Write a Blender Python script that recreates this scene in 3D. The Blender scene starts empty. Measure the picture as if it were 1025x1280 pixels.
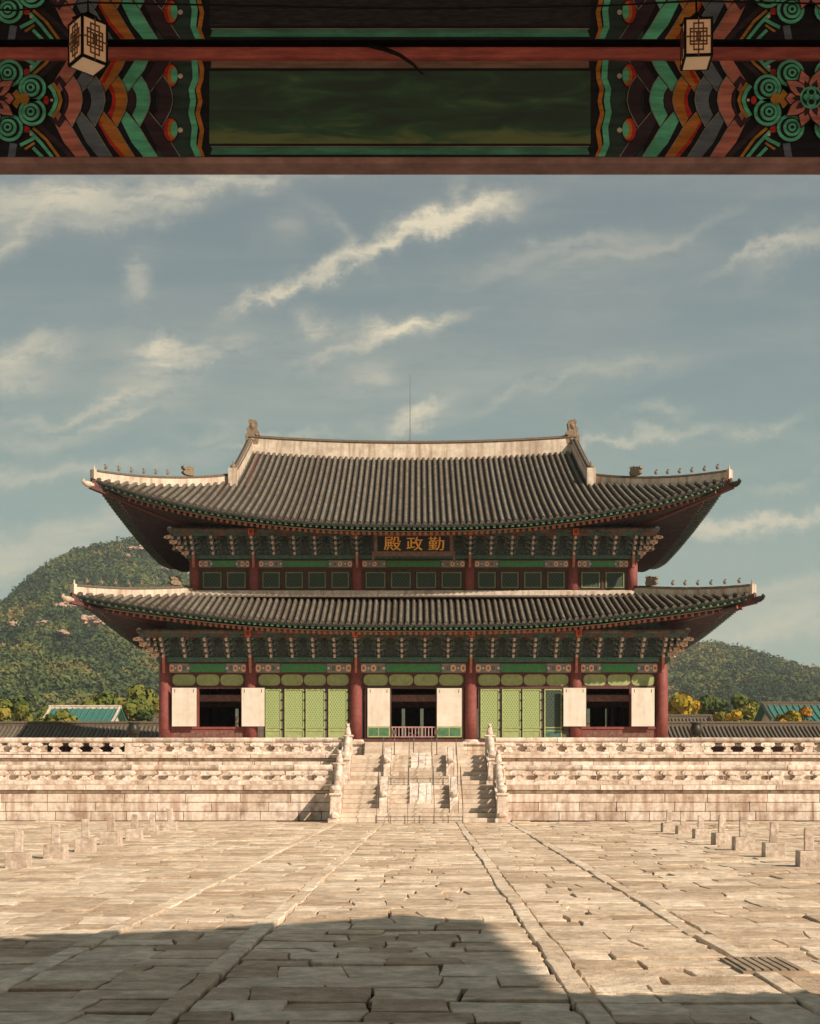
import bpy, bmesh, math, random
import numpy as np
from mathutils import Vector, Matrix, noise as mnoise
random.seed(7); rng = np.random.default_rng(7)
R = math.radians
SC = bpy.context.scene
COL = SC.collection

# ------------------------------------------------------------------ camera, sun, sky, exposure
EYE = 2.1; F = 1664.0; PX0 = 522.0; PY0 = 970.0        # focal length and principal point in photo pixels
cam = bpy.data.cameras.new("camera"); camo = bpy.data.objects.new("camera", cam); COL.objects.link(camo)
camo.location = (0, 0, EYE); camo.rotation_euler = (R(90), 0, 0)
cam.sensor_fit = 'HORIZONTAL'; cam.sensor_width = 36; cam.lens = 36 * F / 1025
cam.shift_x = -(PX0 - 512.5) / 1025; cam.shift_y = (PY0 - 640) / 1025
cam.clip_start = .1; cam.clip_end = 12000
SC.camera = camo
SUN_A, SUN_C = 1.25, 1.0                               # shadows run (-A, 1) on the ground and drop C per metre of depth
sd = Vector((-SUN_A, 1, -SUN_C)).normalized()
sun = bpy.data.lights.new("sun", 'SUN'); sun.energy = 5.0; sun.angle = R(.5); sun.color = (1, .855, .70)
suno = bpy.data.objects.new("sun", sun); COL.objects.link(suno)
suno.rotation_euler = sd.to_track_quat('-Z', 'Y').to_euler(); suno.location = (20, -20, 60)
SC.view_settings.view_transform = 'Standard'; SC.view_settings.look = 'None'
SC.view_settings.exposure = .38; SC.view_settings.gamma = 1
SC.cycles.max_bounces = 5; SC.cycles.diffuse_bounces = 3
elev = math.asin(-sd.z); azi = math.atan2(-sd.x, -sd.y)

def lin(c):
    return tuple(((v / 255) / 12.92 if v / 255 <= .04045 else ((v / 255 + .055) / 1.055) ** 2.4) for v in c) + (1,)

def px(x, y, D):                                       # a photo pixel at depth D as a world point
    return Vector(((x - PX0) * D / F, D, EYE + (PY0 - y) * D / F))

def make_world():
    w = bpy.data.worlds.new("World"); SC.world = w; w.use_nodes = True
    nt = w.node_tree; N = nt.nodes; L = nt.links; N.clear()
    def nd(t, **k):
        n = N.new(t)
        for a, v in k.items(): setattr(n, a, v)
        return n
    def sock(n, i, v):
        if isinstance(v, bpy.types.NodeSocket): L.new(v, n.inputs[i])
        elif v is not None: n.inputs[i].default_value = v
    def M(op, a, b=None, c=None, clamp=False):
        n = nd('ShaderNodeMath', operation=op, use_clamp=clamp)
        sock(n, 0, a); sock(n, 1, b); sock(n, 2, c); return n.outputs[0]
    def V(op, a, b=None):
        n = nd('ShaderNodeVectorMath', operation=op); sock(n, 0, a); sock(n, 1, b)
        return n.outputs['Value'] if op == 'DOT_PRODUCT' else n.outputs[0]
    def MIX(f, a, b):
        n = nd('ShaderNodeMix', data_type='RGBA'); sock(n, 0, f); sock(n, 6, a); sock(n, 7, b); return n.outputs[2]
    def NOISE(vec, s, d=4, r=.55, dist=0.):
        n = nd('ShaderNodeTexNoise'); sock(n, 'Vector', vec); n.inputs['Scale'].default_value = s
        n.inputs['Detail'].default_value = d; n.inputs['Roughness'].default_value = r; n.inputs['Distortion'].default_value = dist
        return n
    tc = nd('ShaderNodeTexCoord'); dirv = tc.outputs['Generated']
    sp = nd('ShaderNodeSeparateXYZ'); L.new(dirv, sp.inputs[0])
    yy = M('MAXIMUM', M('ABSOLUTE', sp.outputs[1]), .08)
    u = M('DIVIDE', sp.outputs[0], yy); v = M('DIVIDE', sp.outputs[2], yy)
    cb = nd('ShaderNodeCombineXYZ'); L.new(u, cb.inputs[0]); L.new(v, cb.inputs[1]); L.new(sp.outputs[1], cb.inputs[2])
    P = cb.outputs[0]
    wn = NOISE(P, 9.5, 7, .66)
    warp = V('MULTIPLY', V('SUBTRACT', wn.outputs['Color'], (.5, .5, .5)), (.10, .085, 0))
    Pw = V('ADD', P, warp)
    def gauss(cx, cy, ln, wd, ang, k):                 # an elongated soft cloud, photo pixels
        c = ((cx - PX0) / F, (PY0 - cy) / F, 0)
        a = R(ang); ax = (math.cos(a) * F / ln, math.sin(a) * F / ln, 0); ay = (-math.sin(a) * F / wd, math.cos(a) * F / wd, 0)
        q = V('SUBTRACT', Pw, c)
        n2 = nd('ShaderNodeVectorMath', operation='MULTIPLY'); L.new(q, n2.inputs[0]); n2.inputs[1].default_value = (1, 1, 0)
        d1 = V('DOT_PRODUCT', n2.outputs[0], ax); d2 = V('DOT_PRODUCT', n2.outputs[0], ay)
        r2 = M('ADD', M('MULTIPLY', d1, d1), M('MULTIPLY', d2, d2))
        return M('MULTIPLY', M('EXPONENT', M('MULTIPLY', r2, -1.)), k)
    clouds = [(70, 250, 170, 24, 6, .75), (150, 275, 150, 14, 14, .5), (290, 228, 110, 10, 10, .6), (30, 290, 90, 12, 24, .5), (505, 298, 120, 11, 20, .95), (590, 268, 60, 15, 22, .95), (560, 290, 90, 8, 14, .55),
              (375, 350, 75, 10, 28, .7), (330, 372, 50, 7, 22, .5), (575, 240, 10, 22, 0, .35), (195, 432, 42, 12, 4, 1.1), (215, 448, 60, 10, 10, .7), (180, 475, 70, 20, 24, .38), (490, 404, 40, 15, 0, .95), (535, 396, 55, 9, 12, .85), (455, 425, 80, 8, 24, .5),
              (403, 398, 18, 20, 50, .65), (30, 445, 60, 16, 18, .75), (0, 480, 60, 12, 16, .5), (100, 505, 90, 8, 12, .6), (130, 520, 60, 5, 14, .4), (520, 518, 50, 11, 14, .75), (545, 505, 40, 8, 20, .5),
              (185, 350, 16, 32, -24, .5), (350, 285, 20, 26, -30, .3), (455, 470, 28, 18, 10, .45), (110, 660, 190, 20, 9, .7), (30, 700, 160, 18, 5, .55), (60, 590, 200, 10, 5, .45), (50, 545, 80, 14, 8, .35),
              (900, 655, 170, 10, 9, .75), (980, 640, 120, 8, 6, .5), (835, 543, 70, 7, 8, .45), (760, 556, 60, 5, 6, .4), (960, 522, 34, 9, 24, .6), (815, 515, 40, 9, 5, .4), (985, 770, 150, 34, 6, .55), (930, 800, 90, 14, 8, .4),
              (740, 296, 80, 12, 10, .3), (640, 330, 100, 10, 16, .15), (1000, 310, 70, 16, 28, .45), (950, 325, 60, 6, 18, .4), (330, 545, 90, 6, 10, .5), (240, 540, 50, 12, 8, .35), (770, 468, 70, 8, 12, .22), (650, 498, 60, 6, 14, .18),
              (820, 300, 120, 8, 18, .25), (900, 740, 160, 9, 5, .45), (990, 600, 60, 6, 12, .35), (840, 600, 90, 5, 8, .25), (420, 290, 60, 12, -40, .25)]
    tot = None
    for c in clouds:
        g = gauss(*c); tot = g if tot is None else M('ADD', tot, g)
    rot = nd('ShaderNodeMapping'); L.new(P, rot.inputs[0]); rot.inputs['Rotation'].default_value = (0, 0, R(-16)); rot.inputs['Scale'].default_value = (1, 5.5, 1)
    st = NOISE(rot.outputs[0], 9, 6, .62, .9)
    st2 = NOISE(rot.outputs[0], 2.6, 5, .55, .6)
    rot3 = nd('ShaderNodeMapping'); L.new(P, rot3.inputs[0]); rot3.inputs['Rotation'].default_value = (0, 0, R(-30)); rot3.inputs['Scale'].default_value = (1, 3.4, 1)
    st3 = NOISE(rot3.outputs[0], 26, 5, .65, 1.2)
    rot4 = nd('ShaderNodeMapping'); L.new(Pw, rot4.inputs[0]); rot4.inputs['Rotation'].default_value = (0, 0, R(28)); rot4.inputs['Scale'].default_value = (1, 4, 1)
    st4 = NOISE(rot4.outputs[0], 48, 5, .7, .8)
    tex = M('ADD', M('ADD', M('MULTIPLY', st.outputs[0], .8), M('MULTIPLY', st3.outputs[0], .5)), M('MULTIPLY', st4.outputs[0], .5))
    det = M('MULTIPLY_ADD', tex, 3.1, -1.95, clamp=True)
    fine = M('MULTIPLY', tot, M('MULTIPLY_ADD', det, .78, .22))
    veil = M('MULTIPLY', M('MULTIPLY_ADD', st2.outputs[0], 3.0, -1.25, clamp=True), M('MULTIPLY_ADD', det, .8, .2))
    mask = M('MULTIPLY', M('ADD', M('MULTIPLY', veil, .24), M('MULTIPLY', fine, .80)), .9, clamp=True)
    sky = nd('ShaderNodeTexSky', sky_type='NISHITA'); sky.sun_disc = False
    sky.sun_elevation = elev; sky.sun_rotation = azi; sky.air_density = 1; sky.dust_density = 2.2; sky.ozone_density = 1.
    hs = nd('ShaderNodeHueSaturation'); L.new(sky.outputs[0], hs.inputs['Color']); hs.inputs['Saturation'].default_value = .42
    tint = MIX(1., hs.outputs[0], (1.06, 1.0, .84, 1)); tint.node.blend_type = 'MULTIPLY'
    el = nd('ShaderNodeValToRGB'); L.new(M('MULTIPLY', M('MAXIMUM', sp.outputs[2], 0.), 2.0, clamp=True), el.inputs[0])
    cr = el.color_ramp
    for i, (p_, c) in enumerate([(0, (190, 188, 160)), (.16, (158, 182, 168)), (.36, (130, 162, 158)), (.6, (115, 140, 145)), (.85, (108, 126, 135))]):
        e = cr.elements[i] if i < 2 else cr.elements.new(p_)
        e.position = p_; e.color = lin(c)
    grad = V('MULTIPLY', el.outputs[0], (7.5, 7.5, 7.5))
    base = MIX(.84, tint, grad)
    col = MIX(mask, base, tuple(v * 8.4 for v in lin((222, 210, 182))[:3]) + (1,))
    bg = nd('ShaderNodeBackground'); L.new(col, bg.inputs[0]); bg.inputs[1].default_value = .1
    out = nd('ShaderNodeOutputWorld'); L.new(bg.outputs[0], out.inputs[0])
    w.cycles.sampling_method = 'MANUAL'; w.cycles.sample_map_resolution = 256
make_world()

# ------------------------------------------------------------------ materials
def mat(name, c, rough=.85, var=.18, scale=3., bump=.0, bscale=20., tint=0., spec=.3, c2=None, streak=0., metal=0., stretch=(1, 1, 1), soil=None, soil_amt=.5):
    """base colour with two octaves of mottling, a per-face 'tint' attribute and bump"""
    m = bpy.data.materials.new(name); m.use_nodes = True
    nt = m.node_tree; N = nt.nodes; L = nt.links; b = N['Principled BSDF']
    b.inputs['Roughness'].default_value = rough; b.inputs['Specular IOR Level'].default_value = spec; b.inputs['Metallic'].default_value = metal
    tc = N.new('ShaderNodeTexCoord'); oi = N.new('ShaderNodeObjectInfo')
    ad = N.new('ShaderNodeVectorMath'); ad.operation = 'ADD'; mu = N.new('ShaderNodeMath'); mu.operation = 'MULTIPLY'; mu.inputs[1].default_value = 37.
    L.new(oi.outputs['Random'], mu.inputs[0]); L.new(tc.outputs['Object'], ad.inputs[0]); L.new(mu.outputs[0], ad.inputs[1])
    mp = N.new('ShaderNodeMapping'); L.new(ad.outputs[0], mp.inputs[0]); mp.inputs['Scale'].default_value = stretch
    n1 = N.new('ShaderNodeTexNoise'); L.new(mp.outputs[0], n1.inputs[0]); n1.inputs['Scale'].default_value = scale; n1.inputs['Detail'].default_value = 6; n1.inputs['Roughness'].default_value = .65
    col = lin(c)
    d = lin(c2) if c2 else tuple(v * (1 - 2 * var) for v in col[:3]) + (1,)
    rp = N.new('ShaderNodeValToRGB'); L.new(n1.outputs[0], rp.inputs[0])
    rp.color_ramp.elements[0].position = .34; rp.color_ramp.elements[1].position = .66
    rp.color_ramp.elements[0].color = d; rp.color_ramp.elements[1].color = tuple(min(1, v * (1 + var * .5)) for v in col[:3]) + (1,)
    last = rp.outputs[0]
    def mul(a, f):
        x = N.new('ShaderNodeVectorMath'); x.operation = 'MULTIPLY'; L.new(a, x.inputs[0]); L.new(f, x.inputs[1]); return x.outputs[0]
    if streak:
        mp2 = N.new('ShaderNodeMapping'); L.new(ad.outputs[0], mp2.inputs[0]); mp2.inputs['Scale'].default_value = (1.4, 1.4, .16)
        n2 = N.new('ShaderNodeTexNoise'); L.new(mp2.outputs[0], n2.inputs[0]); n2.inputs['Scale'].default_value = 2.4; n2.inputs['Detail'].default_value = 5
        mr = N.new('ShaderNodeMapRange'); L.new(n2.outputs[0], mr.inputs[0]); mr.inputs[1].default_value = .47; mr.inputs[2].default_value = .68
        mr.inputs[4].default_value = streak
        mx = N.new('ShaderNodeMix'); mx.data_type = 'RGBA'; L.new(mr.outputs[0], mx.inputs[0]); L.new(last, mx.inputs[6])
        mx.inputs[7].default_value = (col[0] * .50, col[1] * .38, col[2] * .32, 1); last = mx.outputs[2]
    if soil:
        n3 = N.new('ShaderNodeTexNoise'); L.new(ad.outputs[0], n3.inputs[0]); n3.inputs['Scale'].default_value = scale * .3; n3.inputs['Detail'].default_value = 7; n3.inputs['Roughness'].default_value = .7
        mr = N.new('ShaderNodeMapRange'); L.new(n3.outputs[0], mr.inputs[0]); mr.inputs[1].default_value = .5; mr.inputs[2].default_value = .68; mr.inputs[4].default_value = soil_amt
        mx = N.new('ShaderNodeMix'); mx.data_type = 'RGBA'; L.new(mr.outputs[0], mx.inputs[0]); L.new(last, mx.inputs[6]); mx.inputs[7].default_value = lin(soil); last = mx.outputs[2]
    if tint:
        at = N.new('ShaderNodeAttribute'); at.attribute_name = 'tint'
        mr = N.new('ShaderNodeMapRange'); L.new(at.outputs['Fac'], mr.inputs[0]); mr.inputs[1].default_value = -1; mr.inputs[2].default_value = 1
        mr.inputs[3].default_value = 1 - tint; mr.inputs[4].default_value = 1 + tint
        cbn = N.new('ShaderNodeCombineXYZ'); L.new(mr.outputs[0], cbn.inputs[0])
        p = N.new('ShaderNodeMath'); p.operation = 'POWER'; L.new(mr.outputs[0], p.inputs[0]); p.inputs[1].default_value = 1.25; L.new(p.outputs[0], cbn.inputs[1])
        q = N.new('ShaderNodeMath'); q.operation = 'POWER'; L.new(mr.outputs[0], q.inputs[0]); q.inputs[1].default_value = 1.5; L.new(q.outputs[0], cbn.inputs[2])
        last = mul(last, cbn.outputs[0])
    L.new(last, b.inputs['Base Color'])
    if bump:
        n4 = N.new('ShaderNodeTexNoise'); L.new(mp.outputs[0], n4.inputs[0]); n4.inputs['Scale'].default_value = bscale; n4.inputs['Detail'].default_value = 5; n4.inputs['Roughness'].default_value = .7
        bp = N.new('ShaderNodeBump'); bp.inputs['Distance'].default_value = bump; L.new(n4.outputs[0], bp.inputs['Height']); L.new(bp.outputs[0], b.inputs['Normal'])
    return m

G = {}
G['stone'] = mat('granite', (230, 212, 194), var=.13, scale=5, bump=.02, bscale=14, tint=.2, streak=.8, soil=(142, 112, 92), soil_amt=.7)
G['stepstone'] = mat('step_granite', (212, 194, 174), var=.12, scale=4, bump=.01, bscale=14, tint=.16, soil=(150, 124, 102), soil_amt=.5)  # granite a little darker than the terrace blocks
G['marker'] = mat('grey_marker_granite', (212, 194, 176), var=.2, scale=9, bump=.02, bscale=16, tint=.15, streak=.5, soil=(140, 118, 98), soil_amt=.7)
G['stone2'] = mat('granite_carved', (234, 216, 198), var=.16, scale=6, bump=.03, bscale=12, tint=.2, streak=.6, soil=(140, 112, 92), soil_amt=.65)
G['paving'] = mat('flagstone', (222, 198, 170), var=.2, scale=4, bump=.035, bscale=9, tint=.25, soil=(172, 142, 114), soil_amt=.5)
G['earth'] = mat('earth', (84, 68, 54), var=.3, scale=6, bump=.02)
G['sand'] = mat('sandy_ground', (196, 174, 148), var=.2, scale=1.5, bump=.02)
G['tile'] = mat('roof_tile', (112, 102, 88), var=.3, scale=9, bump=.012, bscale=30, tint=.3, rough=.8, soil=(128, 116, 96), soil_amt=.5)
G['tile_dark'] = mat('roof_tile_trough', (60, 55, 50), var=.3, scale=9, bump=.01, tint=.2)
G['plaster'] = mat('lime_plaster', (214, 198, 178), var=.14, scale=2, bump=.006, streak=.8, soil=(146, 128, 108), soil_amt=.6)
G['capt'] = mat('ridge_cap_tile', (112, 98, 82), var=.25, scale=8, bump=.01)
G['figure'] = mat('glazed_clay', (146, 126, 104), var=.3, scale=12, bump=.02)
G['red'] = mat('red_timber', (138, 76, 70), var=.14, scale=4, bump=.004, streak=.35, rough=.65)
G['darkred'] = mat('maroon_timber', (98, 62, 60), var=.15, scale=4, bump=.004, rough=.7)
G['green'] = mat('green_timber', (98, 140, 86), var=.15, scale=5, rough=.7)
G['bgreen'] = mat('bright_green_paint', (78, 142, 90), var=.12, scale=5, rough=.7)
G['teal'] = mat('teal_timber', (82, 114, 102), var=.22, scale=6, rough=.7)
G['dteal'] = mat('dark_teal_timber', (94, 106, 104), var=.3, scale=7, rough=.75)
G['paleblue'] = mat('pale_blue_paint', (150, 158, 156), var=.1)
G['pboard'] = mat('faded_board', (128, 98, 84), var=.25, scale=6)
G['ctongue'] = mat('faded_rose_paint', (190, 124, 108), var=.2, scale=8)
G['blue'] = mat('grey_blue_paint', (136, 144, 150), var=.25, scale=8, rough=.75)
G['cream'] = mat('cream_paint', (238, 208, 184), var=.18, scale=12, rough=.75)
G['pink'] = mat('faded_pink_paint', (164, 132, 116), var=.25, scale=10, c2=(116, 128, 112), rough=.75)
G['orange'] = mat('orange_paint', (214, 108, 68), var=.12, scale=5, rough=.7)
G['olive'] = mat('pale_green_paint', (164, 172, 116), var=.12, scale=5, rough=.75, soil=(128, 138, 96), soil_amt=.5)
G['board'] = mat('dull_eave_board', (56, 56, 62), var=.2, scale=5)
G['raft'] = mat('rafter_end_paint', (176, 108, 84), var=.2, scale=5, rough=.7)
G['brownwall'] = mat('brown_maroon_timber', (84, 62, 58), var=.15)
G['wframe'] = mat('dull_green_frame', (128, 136, 96), var=.15)
G['fgreen'] = mat('flying_rafter_green', (86, 124, 88), var=.2)
G['purl'] = mat('faded_purlin', (112, 100, 90), var=.3)
G['drain'] = mat('drain_stone', (168, 148, 126), var=.2)
G['paper'] = mat('door_paper', (226, 214, 198), var=.05, scale=2, rough=.9, streak=.18, soil=(196, 180, 158), soil_amt=.5)
G['dark'] = mat('shaded_timber', (112, 98, 90), var=.2, scale=5)
G['black'] = mat('black_lacquer', (24, 22, 22), var=.2, scale=5, rough=.5)
G['gold'] = mat('gold_paint', (246, 172, 72), var=.15, scale=8, rough=.5)
G['bronze'] = mat('bronze', (66, 62, 54), var=.25, scale=6, rough=.5, metal=.5)
G['steel'] = mat('weathered_steel', (122, 112, 100), var=.15, scale=6, rough=.45, metal=.4)
G['jade'] = mat('blue_green_tile', (66, 116, 106), var=.15, scale=3, tint=.15, bump=.03)
G['wood'] = mat('brown_timber', (190, 148, 142), var=.2, scale=6, rough=.8)
G['trunk'] = mat('bark', (84, 70, 56), var=.3, scale=8, bump=.03)
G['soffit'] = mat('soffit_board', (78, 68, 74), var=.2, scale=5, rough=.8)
G['rock'] = mat('mountain_rock', (190, 156, 134), var=.15, scale=.08, bump=1.2, bscale=.3)

def lattice_mat(name, a, hole, pitch):
    m = bpy.data.materials.new(name); m.use_nodes = True; nt = m.node_tree; N = nt.nodes; L = nt.links; b = N['Principled BSDF']
    b.inputs['Roughness'].default_value = .8
    tc = N.new('ShaderNodeTexCoord'); s = N.new('ShaderNodeSeparateXYZ'); L.new(tc.outputs['Object'], s.inputs[0])
    def M(op, x, y=None, z=None):
        n = N.new('ShaderNodeMath'); n.operation = op
        for i, v in enumerate((x, y, z)):
            if v is None: continue
            if isinstance(v, bpy.types.NodeSocket): L.new(v, n.inputs[i])
            else: n.inputs[i].default_value = v
        return n.outputs[0]
    p = M('DIVIDE', M('ADD', s.outputs[0], M('MULTIPLY', s.outputs[2], .6)), pitch); q = M('DIVIDE', M('SUBTRACT', s.outputs[0], M('MULTIPLY', s.outputs[2], .6)), pitch)
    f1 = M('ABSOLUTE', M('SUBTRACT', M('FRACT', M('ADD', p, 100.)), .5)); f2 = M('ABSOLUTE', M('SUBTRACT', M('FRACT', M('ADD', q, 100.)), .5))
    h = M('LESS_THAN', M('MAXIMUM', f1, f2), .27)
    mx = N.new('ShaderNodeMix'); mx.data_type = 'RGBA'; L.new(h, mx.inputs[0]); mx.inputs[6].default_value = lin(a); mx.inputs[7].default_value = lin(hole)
    L.new(mx.outputs[2], b.inputs['Base Color'])
    bp = N.new('ShaderNodeBump'); bp.inputs['Distance'].default_value = .02; bp.invert = True; L.new(h, bp.inputs['Height']); L.new(bp.outputs[0], b.inputs['Normal'])
    return m
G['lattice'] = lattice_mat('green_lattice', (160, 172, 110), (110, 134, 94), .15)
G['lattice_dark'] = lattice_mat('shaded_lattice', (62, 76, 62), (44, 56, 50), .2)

def leaf_mat(name, cols):
    m = bpy.data.materials.new(name); m.use_nodes = True; nt = m.node_tree; N = nt.nodes; L = nt.links; b = N['Principled BSDF']
    b.inputs['Roughness'].default_value = .9; b.inputs['Specular IOR Level'].default_value = .1
    at = N.new('ShaderNodeAttribute'); at.attribute_name = 'tint'; rp = N.new('ShaderNodeValToRGB')
    mr = N.new('ShaderNodeMapRange'); mr.inputs[1].default_value = -1; L.new(at.outputs['Fac'], mr.inputs[0]); L.new(mr.outputs[0], rp.inputs[0])
    for i, c in enumerate(cols):
        p_ = i / (len(cols) - 1); e = rp.color_ramp.elements[i] if i < 2 else rp.color_ramp.elements.new(p_)
        e.position = p_; e.color = lin(c)
    rp.color_ramp.elements[1].position = 1 / (len(cols) - 1)
    L.new(rp.outputs[0], b.inputs['Base Color']); return m
G['forest'] = leaf_mat('forest_leaves', [(40, 56, 40), (56, 74, 44), (76, 90, 50), (98, 100, 54), (122, 106, 62)])
G['autumn'] = leaf_mat('autumn_leaves', [(96, 100, 40), (138, 124, 40), (172, 138, 44), (178, 122, 46)])
G['greenleaf'] = leaf_mat('garden_leaves', [(56, 70, 38), (82, 94, 44), (112, 112, 50), (142, 128, 56)])
G['hill'] = mat('hillside_soil', (74, 84, 54), var=.3, scale=.05, c2=(52, 66, 44), bump=2., bscale=.15)

# ------------------------------------------------------------------ mesh helpers
WL = {}
class MB:
    def __init__(s): s.v = []; s.f = []; s.m = []; s.t = []; s.sm = []
    def face(s, idx, mt=0, tint=0., smooth=False): s.f.append(tuple(idx)); s.m.append(mt); s.t.append(tint); s.sm.append(smooth)
    def add(s, vs): n = len(s.v); s.v.extend([tuple(p) for p in vs]); return n
    def box(s, x0, x1, y0, y1, z0, z1, mt=0, tint=0., top=None):
        a, b = (0, 0) if top is None else top      # taper of the top in x and y
        n = s.add([(x0, y0, z0), (x1, y0, z0), (x1, y1, z0), (x0, y1, z0), (x0 + a, y0 + b, z1), (x1 - a, y0 + b, z1), (x1 - a, y1 - b, z1), (x0 + a, y1 - b, z1)])
        for q in ((0, 3, 2, 1), (4, 5, 6, 7), (0, 1, 5, 4), (1, 2, 6, 5), (2, 3, 7, 6), (3, 0, 4, 7)): s.face([n + i for i in q], mt, tint)
    def obox(s, c, hx, hy, hz, ax, ay, az, mt=0, tint=0.):
        c = Vector(c); vs = []
        for k in (-1, 1):
            for (i, j) in ((-1, -1), (1, -1), (1, 1), (-1, 1)): vs.append(c + ax * (hx * i) + ay * (hy * j) + az * (hz * k))
        n = s.add(vs)
        for q in ((0, 3, 2, 1), (4, 5, 6, 7), (0, 1, 5, 4), (1, 2, 6, 5), (2, 3, 7, 6), (3, 0, 4, 7)): s.face([n + i for i in q], mt, tint)
    def beam(s, p, q, w, h, mt=0, tint=0., mt_end=None):      # square bar from p to q
        p = Vector(p); q = Vector(q); d = (q - p).normalized(); r = d.cross(Vector((0, 0, 1)))
        r = r.normalized() if r.length > 1e-4 else Vector((1, 0, 0)); u = r.cross(d)
        vs = [c + r * (w / 2 * i) + u * (h / 2 * j) for c in (p, q) for (i, j) in ((-1, -1), (1, -1), (1, 1), (-1, 1))]
        n = s.add(vs); e = mt if mt_end is None else mt_end
        s.face([n, n + 1, n + 2, n + 3], e, tint); s.face([n + 7, n + 6, n + 5, n + 4], e, tint)
        for i in range(4): j = (i + 1) % 4; s.face([n + i, n + 4 + i, n + 4 + j, n + j], mt, tint)
    def tube(s, pts, rad, k=8, mt=0, tint=0., cap=True, mt_cap=None, up=Vector((0, 0, 1))):
        pts = [Vector(p) for p in pts]; rings = []
        for i, p in enumerate(pts):
            d = (pts[min(i + 1, len(pts) - 1)] - pts[max(i - 1, 0)]).normalized()
            r = d.cross(up)
            if r.length < 1e-3: r = d.cross(Vector((0, 1, 0)))
            r.normalize(); w = r.cross(d); rr = rad[i] if isinstance(rad, (list, tuple)) else rad
            rings.append(s.add([p + (r * math.cos(2 * math.pi * j / k) + w * math.sin(2 * math.pi * j / k)) * rr for j in range(k)]))
        for a, b in zip(rings, rings[1:]):
            for j in range(k): s.face([a + j, a + (j + 1) % k, b + (j + 1) % k, b + j], mt, tint, True)
        if cap:
            mc = mt if mt_cap is None else mt_cap
            for a, rev in ((rings[0], True), (rings[-1], False)):
                n = s.add([s.v[a + j] for j in range(k)]); idx = [n + j for j in range(k)]
                s.face(idx[::-1] if rev else idx, mc, tint)
    def lathe(s, prof, c, k=16, mt=0, sx=1., sy=1., tint=0.):
        rings = [s.add([(c[0] + r * sx * math.cos(2 * math.pi * j / k), c[1] + r * sy * math.sin(2 * math.pi * j / k), c[2] + z) for j in range(k)]) for r, z in prof]
        for a, b in zip(rings, rings[1:]):
            for j in range(k): s.face([a + j, a + (j + 1) % k, b + (j + 1) % k, b + j], mt, tint, True)
        s.face([rings[0] + j for j in range(k)][::-1], mt, tint); s.face([rings[-1] + j for j in range(k)], mt, tint)
    def prism(s, poly, axis, a, b, mt=0, tint=0., mt_side=None, smooth=False):
        """poly of 2-D points; axis 'y' -> points are (x,z); 'x' -> (y,z); 'z' -> (x,y)"""
        def P(p, t): return {'y': (p[0], t, p[1]), 'x': (t, p[0], p[1]), 'z': (p[0], p[1], t)}[axis]
        k = len(poly); n = s.add([P(p, a) for p in poly] + [P(p, b) for p in poly]); ms = mt if mt_side is None else mt_side
        s.face([n + i for i in range(k)], mt, tint); s.face([n + k + i for i in range(k)][::-1], mt, tint)
        n2 = s.add([P(p, a) for p in poly] + [P(p, b) for p in poly])
        for i in range(k): j = (i + 1) % k; s.face([n2 + i, n2 + k + i, n2 + k + j, n2 + j], ms, tint, smooth)
    def blob(s, c, r, sub=2, mt=0, jit=.0, tint=0., seed=0):
        bm = bmesh.new(); bmesh.ops.create_icosphere(bm, subdivisions=sub, radius=1)
        n = len(s.v)
        for v in bm.verts:
            q = v.co * (1 + jit * mnoise.noise(v.co * 1.7 + Vector((seed * 3.1, seed, 0))))
            s.v.append((c[0] + q.x * r[0], c[1] + q.y * r[1], c[2] + q.z * r[2]))
        for f in bm.faces: s.face([n + v.index for v in f.verts], mt, tint, True)
        bm.free()
    def build(s, name, mats, parent=None, origin=None, bevel=0., fix=True):
        if not isinstance(mats, (list, tuple)): mats = [mats]
        me = bpy.data.meshes.new(name); V_ = np.array(s.v, dtype=np.float64).reshape(-1, 3)
        if origin is None:
            lo, hi = V_.min(0), V_.max(0); origin = ((lo[0] + hi[0]) / 2, (lo[1] + hi[1]) / 2, lo[2])
        origin = Vector(origin)
        me.from_pydata((V_ - np.array(origin)).tolist(), [], s.f)
        for m in mats: me.materials.append(G[m] if isinstance(m, str) else m)
        me.polygons.foreach_set('material_index', s.m); me.polygons.foreach_set('use_smooth', s.sm)
        at = me.attributes.new('tint', 'FLOAT', 'FACE'); at.data.foreach_set('value', s.t)
        if fix or bevel:
            bm = bmesh.new(); bm.from_mesh(me)
            if fix: bmesh.ops.recalc_face_normals(bm, faces=bm.faces[:])
            if bevel:
                bmesh.ops.remove_doubles(bm, verts=bm.verts[:], dist=1e-4)
                ed = [e for e in bm.edges if len(e.link_faces) == 2 and e.calc_face_angle(0) > .6]
                bmesh.ops.bevel(bm, geom=ed, offset=bevel, segments=2, affect='EDGES', profile=.5, clamp_overlap=True)
            bm.to_mesh(me); bm.free()
        me.update()
        o = bpy.data.objects.new(name, me); COL.objects.link(o); place(o, origin, parent); return o
def place(o, w, parent):
    w = Vector(w); WL[o.name] = w
    if parent is not None: o.parent = parent; o.location = w - WL[parent.name]
    else: o.location = w
def tag(o, label=None, cat=None, group=None, kind=None):
    if label: o['label'] = label
    if cat: o['category'] = cat
    if group: o['group'] = group
    if kind: o['kind'] = kind
    return o
def empty(name, loc, label, cat, group=None):
    o = bpy.data.objects.new(name, None); COL.objects.link(o); o.empty_display_size = .3; place(o, loc, None); return tag(o, label, cat, group)
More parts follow.
